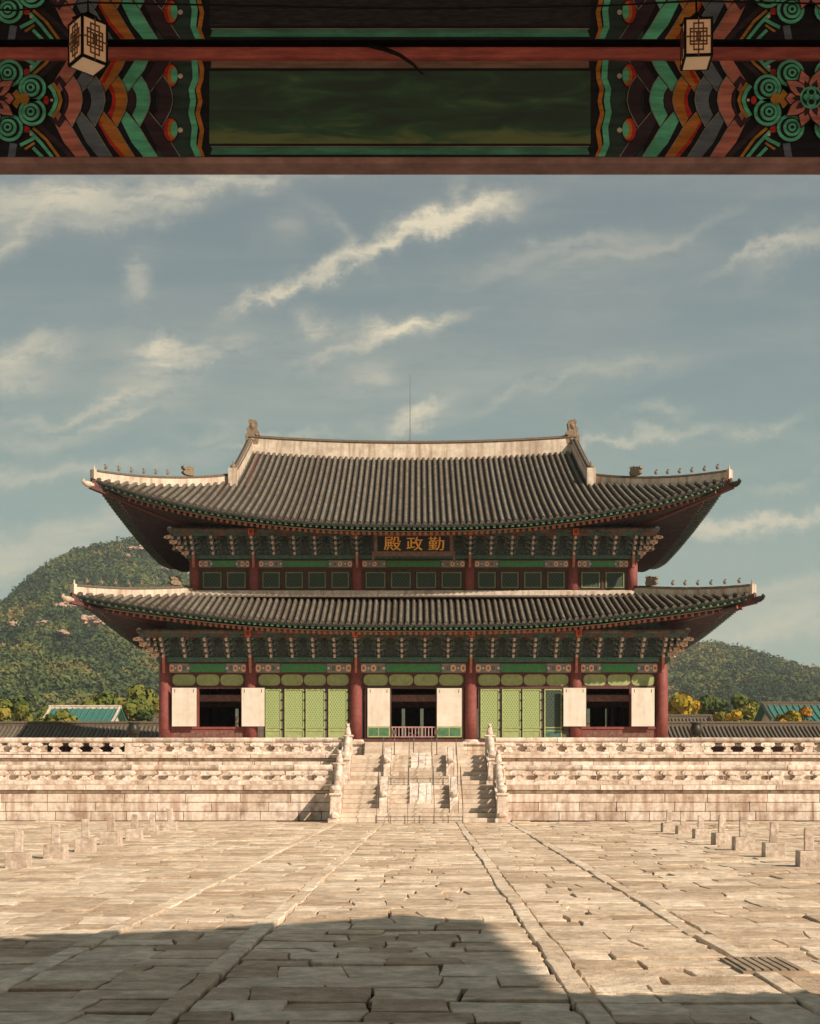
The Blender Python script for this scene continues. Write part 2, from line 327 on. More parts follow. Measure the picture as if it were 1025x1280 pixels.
def inst(src, loc, parent=None, rz=0., sc=None, kids=True):
    """a copy of a part (with its sub-parts) at a world position"""
    o = src.copy(); COL.objects.link(o); place(o, loc, parent)
    if rz: o.rotation_euler.z = rz
    if sc: o.scale = sc
    if kids:
        for ch in [c for c in list(bpy.data.objects) if c.parent == src]:
            c = ch.copy(); COL.objects.link(c); c.parent = o; WL[c.name] = WL[ch.name] - WL[src.name] + Vector(loc)
    return o
def copy_tree(o, loc, label=None, rz=None):
    r = o.copy(); COL.objects.link(r); r.location = loc; WL[r.name] = Vector(loc)
    if rz is not None: r.rotation_euler.z = rz
    if label: r['label'] = label
    def kids(a, b):
        for ch in a.children: c = ch.copy(); COL.objects.link(c); c.parent = b; WL[c.name] = WL[ch.name]; kids(ch, c)
    kids(o, r); return r
def np_mesh(name, V_, Fq, mats, tint, parent=None, smooth=False, origin=(0, 0, 0)):
    me = bpy.data.meshes.new(name); k = Fq.shape[1]; V_ = V_ - np.array(origin)
    me.vertices.add(len(V_)); me.vertices.foreach_set('co', V_.astype(np.float32).ravel())
    me.loops.add(Fq.size); me.loops.foreach_set('vertex_index', Fq.astype(np.int32).ravel())
    me.polygons.add(len(Fq)); me.polygons.foreach_set('loop_start', np.arange(0, Fq.size, k, dtype=np.int32))
    for m in mats: me.materials.append(G[m])
    me.polygons.foreach_set('use_smooth', [smooth] * len(Fq))
    at = me.attributes.new('tint', 'FLOAT', 'FACE'); at.data.foreach_set('value', tint.astype(np.float32))
    me.update(calc_edges=True); me.validate()
    o = bpy.data.objects.new(name, me); COL.objects.link(o); place(o, origin, parent); return o
def leaves(C, Rr, n, size, flat=.75, tint=None, spread=.35):
    """n random leaf quads in a shell round every centre; per-face tint"""
    K = len(C); d = rng.normal(size=(K, n, 3)); d /= np.linalg.norm(d, axis=2, keepdims=True)
    rad = 1 - spread * rng.random((K, n, 1)) ** 1.2
    pos = C[:, None, :] + d * rad * Rr[:, None, :]
    nn = d + rng.normal(size=(K, n, 3)) * .38; nn /= np.linalg.norm(nn, axis=2, keepdims=True)
    a = np.cross(nn, rng.normal(size=(K, n, 3))); a /= np.linalg.norm(a, axis=2, keepdims=True); b = np.cross(nn, a)
    s = size[:, None, None] * (.6 + .8 * rng.random((K, n, 1)))
    q = np.stack([pos - a * s - b * s * .7, pos + a * s - b * s * .6, pos + a * s * .8 + b * s * .7, pos - a * s * .9 + b * s * .6], 2).reshape(-1, 3)
    Fq = np.arange(len(q)).reshape(-1, 4)
    tt = (tint[:, None] + rng.normal(size=(K, n)) * .10).ravel().clip(-1, 1)
    return q, Fq, tt
nz = lambda x, y=0., z=0.: mnoise.noise(Vector((x, y, z)))

# ------------------------------------------------------------------ ground and courtyard paving
def make_ground():
    b = MB(); b.face([b.add([(-4000, -600, -.09), (4000, -600, -.09), (4000, 6000, -.09), (-4000, 6000, -.09)]) + i for i in range(4)])
    tag(b.build('ground', 'sand'), kind='structure')
    b = MB(); b.face([b.add([(-23, 6.7, -.082), (23, 6.7, -.082), (23, 62.2, -.082), (-23, 62.2, -.082)]) + i for i in range(4)]); tag(b.build('bedding_soil', 'earth'), kind='structure')
    lines = [lambda y: -22., lambda y: -4.30 + .011 * y, lambda y: -2.34 + .012 * y, lambda y: 1.50 + .006 * y, lambda y: 3.54 + .0108 * y, lambda y: 22.]
    SW = .27
    b = MB()
    def slab(xa0, xa1, xb0, xb1, ylo, yhi, g, z, tint, jit=.014):
        # ring, anticlockwise; ylo / yhi are functions of x
        ring = []; nseg = max(2, int((xb0 - xa0) / .34))
        for i in range(nseg + 1):
            t = i / nseg; x = xa0 + g + (xb0 - xa0 - 2 * g) * t; ring.append((x, ylo(x) + g))
        xm = (xb0 + xb1) / 2 + random.gauss(0, .012); ring.append((xm - g, (ylo(xb0) + yhi(xb1)) / 2))
        for i in range(nseg + 1):
            t = 1 - i / nseg; x = xa1 + g + (xb1 - xa1 - 2 * g) * t; ring.append((x, yhi(x) - g))
        xm = (xa0 + xa1) / 2 + random.gauss(0, .012); ring.append((xm + g, (ylo(xa0) + yhi(xa1)) / 2))
        ring = [(x + random.gauss(0, jit), y + random.gauss(0, jit)) for x, y in ring]
        cx = sum(p[0] for p in ring) / len(ring); cy = sum(p[1] for p in ring) / len(ring)
        tx, ty = random.gauss(0, .008), random.gauss(0, .011)
        Z = lambda x, y: z + tx * (x - cx) + ty * (y - cy)
        k = len(ring); e = .012
        def inw(p, a):
            dx, dy = cx - p[0], cy - p[1]; l = math.hypot(dx, dy) + 1e-6; return (p[0] + dx / l * a, p[1] + dy / l * a)
        o1 = b.add([(x, y, -.12) for x, y in ring]); o2 = b.add([(x, y, Z(x, y) - e * .7) for x, y in ring])
        ins = [inw(p, e * random.uniform(.7, 1.7)) for p in ring]; o3 = b.add([(x, y, Z(x, y)) for x, y in ins])
        for i in range(k):
            j = (i + 1) % k
            b.face([o1 + i, o1 + j, o2 + j, o2 + i], 0, tint); b.face([o2 + i, o2 + j, o3 + j, o3 + i], 0, tint, True)
        b.face([o3 + i for i in range(k)], 0, tint)
    for zi in range(5):
        fl, fr = lines[zi], lines[zi + 1]; outer = zi in (0, 4)
        y = 7.0 + random.random() * .4; sd_ = zi * 11.3
        cur = lambda x, y0=y: y0
        row = 0
        while y < 61.6:
            h = random.uniform(.42, .88) if not outer else random.uniform(.5, 1.05)
            yn = y + h; row += 1; amp = .05 if not outer else .11
            nxt = (lambda x, y0=yn, r=row: min(62.2, y0 + amp * nz(x * .55 + sd_, r * 2.7) * 1.6 + amp * .3 * nz(x * 2.3, r * 5.1, sd_)))
            # each course changes height at some joints: stepped edges
            L0 = fl((y + yn) / 2) + SW / 2; R0 = fr((y + yn) / 2) - SW / 2
            if zi == 0: L0 = fl(y)
            if zi == 4: R0 = fr(y)
            x = L0; first = True; lim = .62 * y + 4
            prev_s = 0.
            while x < R0 - .05:
                w_ = random.uniform(.45, 1.2) if not outer else random.uniform(.5, 1.5)
                xe = x + w_
                if R0 - xe < .5: xe = R0
                s = 0. if xe == R0 else random.gauss(0, .06)
                if x > -lim and x < lim or True:
                    g = random.choice([.004, .007, .010, .012, .015, .021])
                    z = random.gauss(0, .008) - (.022 if random.random() < .05 else 0)
                    if random.random() < .12 and w_ > 1.0 and h > .7:      # slab split along its depth
                        ym = lambda x_, a=cur, c=nxt: (a(x_) + c(x_)) / 2 + .02 * nz(x_ * 3)
                        slab(x, x + prev_s * .5, xe, xe + s * .5, cur, ym, g, z, random.uniform(-1, 1)); slab(x + prev_s * .5, x + prev_s, xe + s * .5, xe + s, ym, nxt, g, z + random.gauss(0, .006), random.uniform(-1, 1))
                    else: slab(x, x + prev_s, xe, xe + s, cur, nxt, g, z, random.uniform(-1, 1))
                prev_s = s; x = xe
            cur = nxt; y = yn
    pav = tag(b.build('courtyard_paving', 'paving', fix=True), kind='structure')
    # long raised kerb strips that divide the royal way
    for li in (1, 2, 3, 4):
        b = MB(); f = lines[li]; y = 7.0
        def quadslab(y0, y1):
            g = .008; w = SW / 2 - random.uniform(.004, .02); dz = .02 + random.gauss(0, .006); o = random.gauss(0, .018); ti = random.uniform(-.3, 1)
            n = max(2, int((y1 - y0) / .5)); left = []; right = []
            for i in range(n + 1):
                yy = y0 + g + (y1 - y0 - 2 * g) * i / n; left.append((f(yy) - w + o + random.gauss(0, .012), yy)); right.append((f(yy) + w + o + random.gauss(0, .012), yy))
            ring = right + left[::-1]; k = len(ring)
            c = (f((y0 + y1) / 2) + o, (y0 + y1) / 2)
            o1 = b.add([(x, yy, -.1) for x, yy in ring]); o2 = b.add([(x, yy, dz - .015) for x, yy in ring])
            o3 = b.add([(c[0] + (x - c[0]) * .88, c[1] + (yy - c[1]) * .985, dz) for x, yy in ring])
            for i in range(k):
                j = (i + 1) % k; b.face([o1 + i, o1 + j, o2 + j, o2 + i], 0, ti); b.face([o2 + i, o2 + j, o3 + j, o3 + i], 0, ti, True)
            for i in range(n): b.face([o3 + i, o3 + i + 1, o3 + k - 2 - i, o3 + k - 1 - i], 0, ti)
        while y < 59.5:
            l = random.uniform(1.3, 3.2); quadslab(y, min(59.9, y + l)); y += l
        tag(b.build('kerb_strip', 'paving'), kind='structure')
make_ground()

# ------------------------------------------------------------------ stone terrace, balustrades, stairs
TX = .06                                              # axis of the stairs
def course(b, x0, x1, yf, z0, z1, dep=.4, wmin=.9, wmax=3.2, gap=.012, jit=.012, mt=0):
    x = x0
    while x < x1 - .05:
        w = random.uniform(wmin, wmax)
        if x1 - (x + w) < wmin * .6: w = x1 - x
        j = random.uniform(0, jit)
        t = random.gauss(.1, .45) if random.random() > .16 else random.uniform(-1, -.4)
        b.box(x + gap / 2, x + w - gap / 2, yf + j, yf + dep, z0 + gap / 2, z1 - gap / 2, mt, max(-1, min(1, t))); x += w
def beast(b, c, s, face=-1, mt=0):
    """a seated guardian animal, one fused lump of carved stone"""
    x, y, z = c
    b.lathe([(.20 * s, 0), (.21 * s, .08 * s), (.17 * s, .25 * s), (.14 * s, .42 * s), (.10 * s, .52 * s)], (x, y, z), 10, mt, 1, 1.25)
    b.blob((x, y + face * .08 * s, z + .58 * s), (.125 * s, .15 * s, .13 * s), 1, mt, .3, seed=x)
    b.blob((x, y + face * .20 * s, z + .54 * s), (.07 * s, .08 * s, .06 * s), 1, mt, .1)
    for q in (-1, 1):
        b.tube([(x + q * .09 * s, y + face * .16 * s, z), (x + q * .085 * s, y + face * .13 * s, z + .34 * s)], [.055 * s, .045 * s], 6, mt)
        b.blob((x + q * .09 * s, y + face * .02 * s, z + .69 * s), (.03 * s, .035 * s, .05 * s), 1, mt)
    b.blob((x, y - face * .22 * s, z + .22 * s), (.06 * s, .09 * s, .18 * s), 1, mt, .2)

def make_terrace():
    t = empty('stone_terrace', (TX, 62.3, 0), 'two-tiered pale granite terrace of long coursed blocks carrying the palace hall', 'terrace')
    SXL, SXR = TX - 3.95, TX + 3.95
    for nm, yf, zs, ext in (('lower_wall', 62.3, (0, .44, .87, 1.28), 32), ('upper_wall', 70.3, (1.7, 2.1, 2.5, 2.88), 28)):
        b = MB()
        for x0, x1 in ((-ext, SXL), (SXR, ext)):
            for z0, z1 in zip(zs, zs[1:]): course(b, x0, x1, yf, z0, z1, .4, .7, 2.9, .026, .035)
        b.box(-ext, ext, yf + .35, yf + .6, zs[0], zs[-1] + .1, 1, -.4)
        b.build(nm, ['stone', 'earth'], t, bevel=.012)
        zt = zs[-1]; zc = 1.43 if yf < 65 else 3.03; ze = 1.68 if yf < 65 else 3.23
        for x0, x1 in ((-ext, SXL), (SXR, ext)):
            b = MB(); course(b, x0, x1, yf + .07, zt, zc, .4, 1.2, 3.5); course(b, x0 - .1, x1 + (.1 if x1 > 10 else 0), yf - .14, zc, ze, .9, 1.6, 4.5, .024, .035)
            b.build('cornice', 'stone', t, bevel=.02)
    b = MB()
    def floor(x0, x1, y0, y1, z, nx=1.3, ny=.9):
        y = y0
        while y < y1 - .1:
            h = min(ny * random.uniform(.8, 1.2), y1 - y); x = x0 + random.uniform(-.6, 0)
            while x < x1:
                w = nx * random.uniform(.7, 1.4); xa = max(x0, x); xb = min(x + w, x1)
                if xb - xa > .1: b.box(xa + .01, xb - .01, y + .01, y + h - .01, z - .15, z + random.gauss(0, .004), 0, random.uniform(-.7, .7))
                x += w
            y += h
    floor(-32, SXL, 63.06, 70.3, 1.66); floor(SXL, SXR, 62.9, 70.3, 1.66); floor(SXR, 32, 63.06, 70.3, 1.66); floor(-28, 28, 71.1, 110, 3.2, 2.2, 1.8)
    b.box(-31.8, 31.8, 63, 111, 0, 1.48, 0, -.3); b.box(-27.8, 27.8, 70.9, 110.2, 1.5, 3.02, 0, -.3)
    b.build('terrace_paving', 'paving', t)
    return SXL, SXR
SXL, SXR = make_terrace()

def balustrade(name_label, x0, x1, y, zb, hs, pitch, phase, grp, full):
    t = empty('stone_balustrade', ((x0 + x1) / 2, y, zb), name_label, 'balustrade', grp)
    r = .155; zr = zb + hs + r * .85
    x = x0; sgn = 1
    while x < x1 - .1:                                   # handrail stones
        l = min(random.uniform(2.6, 4.2), x1 - x); b = MB(); dz = random.gauss(0, .006)
        b.tube([(x + .008, y, zr + dz), (x + l - .008, y, zr + dz)], r, 8, 0, random.gauss(.1, .4), up=Vector((0, .38, .92))); b.build('handrail', 'stone', t, bevel=.012); x += l
    b = MB(); course(b, x0, x1, y - .24, zb + .005, zb + (.14 if full else .22), .36, 1.6, 3.5, .016, .01); b.build('base_course', 'stone2', t, bevel=.01)
    # the lotus-leaf support: wide lobed head, narrow neck, spreading foot
    base = .14 if full else .22
    H = hs - base - .01
    prof = [(.25, 0), (.26, .12), (.19, .20), (.125, .30), (.11, .42), (.14, .52), (.24, .58), (.33, .66), (.36, .78), (.35, .90), (.27, 1.0)] if not full else [(.22, 0), (.24, .14), (.17, .24), (.12, .34), (.11, .46), (.15, .56), (.27, .62), (.34, .72), (.34, .9), (.28, 1.0)]
    poly = [(a, h * H) for a, h in prof] + [(-a, h * H) for a, h in prof[::-1]]
    srcs = []
    for k in range(3):
        b = MB(); q = [(px_ * (1 + .06 * nz(i * .7, k * 3.3)), pz + (.012 * nz(i * .9, k * 5.) if 0 < i < len(poly) - 1 else 0)) for i, (px_, pz) in enumerate(poly)]
        b.prism(q, 'y', -.24, .12, 0, (0, .4, .8)[k])
        b.prism([(a_ * .55, H * h_) for a_, h_ in ((-.4, .64), (.4, .64), (.34, .88), (-.34, .88))], 'y', -.28, -.24, 0, .3)
        srcs.append(b)
    x = x0 + phase; i = 0; protos = [None] * 3
    while x < x1 - .25:
        k = (i * 7 + int(abs(x) * 3)) % 3
        if protos[k] is None: protos[k] = srcs[k].build('baluster', 'stone2', t, bevel=.018); place(protos[k], (x, y, zb + base), t)
        else: inst(protos[k], (x, y, zb + base), t, rz=random.gauss(0, .02))
        x += pitch * random.uniform(.97, 1.03); i += 1
    rng_ = [(x0, x1)] if not full else [(a, c) for a, c in ((-26, -19.6), (-14.9, 14.6), (19.9, 22.0)) if c > x0 and a < x1]
    for a, c in rng_:                                   # infill slabs set back behind the supports
        hh = .55 if not full else .80
        b = MB(); course(b, max(a, x0), min(c, x1), y + .05, zb + base + .005, zb + base + H * hh, .08, .9, 1.3, .03, .03); b.build('infill_slab', 'stone', t)
    return t
b1 = balustrade('weathered lower terrace balustrade left of the central stairs', -30, SXL - .1, 62.42, 1.685, .66, 1.0, .5, None, False)
b2 = balustrade('weathered lower terrace balustrade right of the central stairs', SXR + .1, 30, 62.42, 1.685, .66, 1.0, .6, None, False)
b3 = balustrade('upper terrace balustrade with open gaps left of the stairs', -26, SXL - .1, 70.42, 3.235, .62, 1.06, .5, None, True)
b4 = balustrade('upper terrace balustrade with open gaps right of the stairs', SXR + .1, 26, 70.42, 3.235, .62, 1.06, .7, None, True)

def staircase(y0, y1, z0, z1, n, label, xl, xr, sides=True, slab=True):
    t = empty('stone_staircase', (TX, y0, z0), label, 'staircase', None)
    run, rise = (y1 - y0) / n, (z1 - z0) / n
    b = MB()
    for i in range(n):
        course(b, xl, xr, y0 + i * run, z0 + i * rise, z0 + (i + 1) * rise, (y1 - y0) - i * run if i == n - 1 else run + .12, 1.4, 3.0, .007, .008)
    b.prism([(y0 + run + .1, z0 - .02), (y1 + .1, z0 - .02), (y1 + .1, z1 - .06), (y1 - .2, z1 - .2), (y0 + run + .3, z0 + .05)], 'x', xl + .02, xr - .02, 0, -.5)
    b.build('steps', 'stepstone', t, bevel=.012)
    if not sides: return t
    sl = (z1 - z0) / (y1 - y0)
    for q, xc in ((-1, xl - .22), (1, xr + .22)):
        b = MB()                                        # cheek wall with coping
        b.prism([(y0 - .1, z0), (y1 + .1, z0), (y1 + .1, z1 + .3), (y0 - .1 + .25, z0 + .58), (y0 - .1, z0 + .5)], 'x', xc - .21, xc + .21, 0, .1)
        b.build('cheek_wall', 'stone', t, bevel=.02)
        b = MB(); b.box(xc - .34, xc + .34, y0 - .42, y0 + .12, z0, z0 + .2, 0, .3)
        b.box(xc - .26, xc + .26, y0 - .36, y0 + .1, z0 + .2, z0 + 1.22, 0, 0, top=(.03, .03))
        b.box(xc - .29, xc + .29, y0 - .39, y0 + .13, z0 + 1.22, z0 + 1.34, 0, .2); b.blob((xc, y0 - .12, z0 + 1.5), (.24, .26, .2), 2, 0, .5, seed=xc * 2); b.blob((xc, y0 - .3, z0 + .32), (.22, .2, .2), 2, 0, .5, seed=xc)
        b.build('foot_newel', 'stone2', t, bevel=.03)
        b = MB(); b.box(xc - .25, xc + .25, y1 - .26, y1 + .22, z1 + .02, z1 + .98, 0, .1, top=(.02, .02)); b.box(xc - .30, xc + .30, y1 - .31, y1 + .25, z1 + .98, z1 + 1.07, 0, .2)
        hn = b.build('head_newel', 'stone2', t, bevel=.025)
        b = MB(); beast(b, (xc, y1 - .02, z1 + 1.07), .86); b.build('guardian_beast', 'stone2', hn)
        b = MB(); b.tube([(xc, y0 + .05, z0 + 1.12), (xc, y1 - .22, z1 + .86)], .165, 8, 0, .2); b.build('sloping_rail', 'stone', t)
        for k in (.2, .5, .8):
            b = MB(); yy = y0 + (y1 - y0) * k; zz = z0 + .3 + (yy - y0) * sl
            b.prism([(yy - .22, zz - .05), (yy + .22, zz + .2), (yy + .08, zz + .3), (yy + .07, zz + .45), (yy + .28, zz + .72), (yy - .28, zz + .42), (yy - .1, zz + .35), (yy - .09, zz + .2)], 'x', xc - .12, xc + .12, 0, .1)
            b.build('baluster', 'stone2', t, bevel=.015)
    for xc in (TX - 1.62, TX + 1.62):                    # inner dividers ending in a rolled beast
        b = MB(); y2 = y0 + .28 * (y1 - y0); z2 = z0 + .28 * (z1 - z0)
        b.prism([(y2 - .1, z2 - .15), (y1, z1 - .25), (y1, z1 + .42), (y2 + .45, z2 + .72), (y2 + .12, z2 + .78), (y2 - .12, z2 + .5)], 'x', xc - .2, xc + .2, 0, .1)
        b.blob((xc, y2 + .1, z2 + .8), (.2, .24, .17), 2, 0, .3, seed=xc); b.build('divider_stone', 'stone2', t, bevel=.03)
    if slab:
        b = MB(); ya, yb = y0 + .50 * (y1 - y0), y1 - .02; za, zb = z0 + .56 * (z1 - z0), z1 + .12
        b.prism([(ya - .1, za - .2), (yb, zb - .3), (yb, zb + .02), (ya - .1, za + .08)], 'x', TX - .42, TX + .62, 0, .5)
        b.build('carved_slab', 'stone2', t, bevel=.03)
    return t
staircase(60, 62.9, 0, 1.66, 8, 'lower flight of the central stone stairs, rising from the courtyard', SXL + .42, SXR - .42)
staircase(67.6, 70.4, 1.66, 3.2, 7, 'upper flight of the central stone stairs, rising from the landing', SXL + .42, SXR - .42)
staircase(77.2, 78.55, 3.2, 4.1, 4, 'short plain stone steps up to the open middle doorway of the hall', -3.1, 2.7, sides=False)

def metal_things():
    # thin sloping handrails fixed on the stair lanes
    lab = {0: 'thin steel handrail along the far left lane edge', 1: 'thin steel handrail just left of the carved slab', 2: 'thin steel handrail just right of the carved slab', 3: 'thin steel handrail along the far right lane edge'}
    for fl, (y0, y1, z0, z1) in enumerate(((59.6, 62.8, 0, 1.66), (67.3, 70.3, 1.66, 3.2))):
        for k, x in enumerate((-1.82, -.44, .74, 2.02)):
            b = MB(); b.tube([(x, y0 - .3, z0 + .88), (x, y1, z1 + .9)], .017, 6)
            b.tube([(x, y0 - .3, z0 + .9), (x, y0 - .3, z0)], .014, 6); b.tube([(x, y1, z1 + .9), (x, y1, z1 - .05)], .014, 6)
            b.tube([(x, y0 - .3, z0 + .45), (x, y1, z1 + .45)], .009, 6)
            tag(b.build('stair_handrail', 'steel'), lab[k] + (' on the lower flight' if fl == 0 else ' on the upper flight'), 'handrail', 'thin steel handrails on the stairs')
    for (y, z, x0, x1, l) in ((59.0, .0, -1.85, 2.0, 'low steel barrier across the foot of the lower flight'), (66.9, 1.67, -2.0, 1.95, 'low steel barrier on the landing before the upper flight')):
        t = empty('low_barrier', ((x0 + x1) / 2, y, z), l, 'barrier', 'low steel barriers on the stairs')
        for h in (.12, .30):
            b = MB(); b.tube([(x0, y, z + h), (x1, y, z + h)], .016, 6); b.build('bar', 'steel', t)
        for i in range(7):
            b = MB(); x = x0 + (x1 - x0) * i / 6; b.tube([(x, y, z), (x, y, z + .36)], .022, 6); b.tube([(x, y, z), (x, y, z + .02)], .07, 8); b.build('post', 'steel', t)
    for i, X in enumerate((493, 517, 546)):
        p = px(X, 945, 72.4); p.z = 3.22
        t = empty('rope_stand', p, ('left', 'middle', 'right')[i] + ' of the three tall steel stands before the open doorway', 'stand', 'steel stands before the doorway')
        b = MB(); b.lathe([(.17, 0), (.17, .02), (.05, .06)], p, 12); b.build('base', 'steel', t)
        b = MB(); b.tube([p, p + Vector((0, 0, 1.15))], .028, 8); b.build('pole', 'steel', t)
        b = MB(); q = p + Vector((0, 0, 1.15))
        if i == 1:
            b.tube([q + Vector((.26 * math.cos(a), 0, .22 + .24 * math.sin(a))) for a in np.linspace(R(-200), R(20), 13)], .02, 6); b.tube([q + Vector((-.25, 0, .3)), q + Vector((.25, 0, .3))], .016, 6)
        else: b.obox(q + Vector((0, 0, .12)), .13, .015, .12, Vector((1, 0, 0)), Vector((0, 1, 0)), Vector((0, 0, 1)))
        b.build('head', 'steel', t)
metal_things()

def rank_stones():
    proto = None
    Lp = [(23, 1085), (70, 1073), (107, 1064), (139, 1056), (168, 1049), (190, 1043), (213, 1038)]
    Rp = [(1011, 1083), (967, 1071), (929, 1063), (902, 1056), (876, 1048), (854, 1043), (836, 1040)]
    ordn = ['nearest', 'second nearest', 'third nearest', 'middle', 'third farthest', 'second farthest', 'farthest']
    for side, pts in (('left', Lp), ('right', Rp)):
        for i, (x, y) in enumerate(pts):
            D = EYE * F / (y - PY0); X = (x - PX0) * D / F
            lab = f'{ordn[i]} granite rank marker on its block base in the {side} row of the courtyard'
            if proto is None:
                t = empty('rank_stone', (0, 0, 0), lab, 'rank marker', 'granite rank markers in two rows')
                b = MB(); b.box(-.26, .26, -.23, .23, -.05, .36, 0, .1, top=(.008, .008)); b.build('base_block', 'marker', t, bevel=.012)
                b = MB(); pr = [(-.105, .36), (.105, .36), (.102, .84), (.08, .88), (-.08, .88), (-.102, .84)]; b.prism(pr, 'y', -.05, .05, 0, .2); b.build('upright_slab', 'marker', t, bevel=.018)
                proto = t; o = t; o.location = (X, D, 0); o.rotation_euler.z = .03
            else: o = copy_tree(proto, (X, D, 0), lab, random.gauss(0, .06))
            s = 1 + random.gauss(0, .05); o.scale = (s, s, s * (1 if i < 4 else .93)); o['group'] = 'granite rank markers in two rows'
            for ch in o.children:
                if ch.name.startswith('upright'): ch.rotation_euler = (random.gauss(0, .02), random.gauss(0, .02), random.gauss(0, .05))
rank_stones()
def urns():
    for x, l in ((167, 'dark bronze urn on a stone block left of the hall'), (870, 'dark bronze urn on a stone block right of the hall')):
        p = px(x, 930, 76.5); p.z = 3.2; t = empty('bronze_urn', p, l, 'urn', 'bronze urns beside the hall')
        b = MB(); b.box(p.x - .45, p.x + .45, p.y - .45, p.y + .45, 3.2, 4.0, top=(.03, .03)); b.build('stone_plinth', 'stone2', t, bevel=.03)
        b = MB(); b.lathe([(.12, 0), (.24, .08), (.33, .25), (.34, .45), (.27, .62), (.25, .68), (.36, .76), (.36, .80), (.24, .80)], (p.x, p.y, 4.38), 20)
        for a in range(3):
            c = R(90 + 120 * a); b.tube([(p.x + .26 * math.cos(c), p.y + .26 * math.sin(c), 4.42), (p.x + .32 * math.cos(c), p.y + .32 * math.sin(c), 4.0)], [.07, .05], 8)
        b.build('urn_bowl', 'bronze', t)
urns()

# ------------------------------------------------------------------ tiled roofs
class Roof:
    def __init__(s, cx, cy, Wx, Wy, L, ze, H, rise, A, p, flare, gx=None, sag=0., lin_=.7):
        s.__dict__.update(locals()); s.top = L if gx is None else Wx - gx
    def P(s, side, u, q):
        W = s.Wx if side in (0, 2) else s.Wy
        a = W - abs(u); ca = max(0., 1 - a / s.A) ** s.p; cq = max(0., 1 - q / s.A) ** s.p
        fl = max(0., 1 - q / s.L); t = q / s.L
        z = s.ze + s.rise * ca * fl ** .5 + s.H * (s.lin_ * t + (1 - s.lin_) * t * t)
        if s.gx: z += s.sag * (min(abs(u), s.gx) / s.gx) ** 2 * t * t if side in (0, 2) else 0
        out = (s.Wy if side in (0, 2) else s.Wx) - q + s.flare * ca * fl
        al = u + math.copysign(s.flare * cq * max(0., 1 - a / s.L), u)
        x, y = {0: (al, -out), 2: (-al, out), 1: (out, al), 3: (-out, -al)}[side]
        return Vector((s.cx + x, s.cy + y, z))
    def segs(s, side):
        W = s.Wx if side in (0, 2) else s.Wy
        if side in (0, 2) and s.gx: return [(-W, -s.gx, 0), (-s.gx, s.gx, 1), (s.gx, W, 0)]
        return [(-W, W, 2)]
    def smax(s, side, u, kind):
        a = (s.Wx if side in (0, 2) else s.Wy) - abs(u)
        return max(.02, a if kind == 0 else s.L if kind == 1 else min(a, s.top))
def frame(p0, p1, lat):
    t = (p1 - p0).normalized(); n = lat.cross(t).normalized()
    if n.z < 0: n = -n
    return t, n
def tiles(rf, parent, sides=(0, 1, 2, 3), pitch=.375, tl=.42, rad=.112):
    for side in sides:
        b = MB(); bt = MB()
        for (u0, u1, kind) in rf.segs(side):
            n = max(1, round((u1 - u0) / pitch)); us = [u0 + (u1 - u0) * i / n for i in range(n + 1)]
            for i, u in enumerate(us):
                if kind == 1 and i in (0, n): continue
                sm = rf.smax(side, u, kind)
                if sm < .25: continue
                lat = (rf.P(side, u + .01, sm * .3) - rf.P(side, u - .01, sm * .3)).normalized()
                m = max(1, int(sm / tl)); pr = None; ti = random.gauss(0, .25); jx = random.gauss(0, .008)
                prev = None
                for j in range(m + 1):
                    for (sq, rr) in ((sm * j / m, rad), (sm * (j + .96) / m, rad * .88)):
                        if j == m and sq > sm: continue
                        if sq > sm: continue
                        p = rf.P(side, u, sq); p2 = rf.P(side, u, min(sq + .05, sm)); p1 = rf.P(side, u, max(0, sq - .05))
                        t_, nn = frame(p1, p2, lat); p = p + lat * jx
                        ring = b.add([p + lat * (rr * math.cos(a)) + nn * (rr * math.sin(a) + .01) for a in (R(-10), R(26), R(62), R(90), R(118), R(154), R(190))])
                        if prev is not None:
                            tt = max(-1, min(1, ti + (math.sin(j * 12.9 + u * 78.2) * 43758.5 % 1 - .5) * .9))
                            for k in range(6): b.face([prev + k, prev + k + 1, ring + k + 1, ring + k], 0, tt, True)
                        else:                            # round end tile at the eave
                            c = b.add([p + lat * (rr * math.cos(a)) + nn * (rr * math.sin(a) - .01) - t_ * .02 for a in [2 * math.pi * k / 10 for k in range(10)]]); b.face([c + k for k in range(10)], 0, .3)
                        prev = ring
            NS = max(3, int(rf.L / .7)); grid = []                # trough surface, sagging between the rows
            ul = []
            for i, u in enumerate(us):
                ul.append((u, 0.))
                if i < n: ul.append(((u + us[i + 1]) / 2, -.075))
            for (u, dz) in ul:
                sm = rf.smax(side, u, kind); grid.append(bt.add([rf.P(side, u, sm * k / NS) + Vector((0, 0, dz)) for k in range(NS + 1)] + [rf.P(side, u, 0) + Vector((0, 0, dz - .07))]))
            for g0, g1 in zip(grid, grid[1:]):
                for k in range(NS): bt.face([g0 + k, g1 + k, g1 + k + 1, g0 + k + 1], 0, 0, False)
                bt.face([g0, g0 + NS + 1, g1 + NS + 1, g1], 0, .6)
        o = bt.build('roof_slope', 'tile_dark', parent, fix=False)
        b.build('tile_rows', 'tile', o, fix=False)
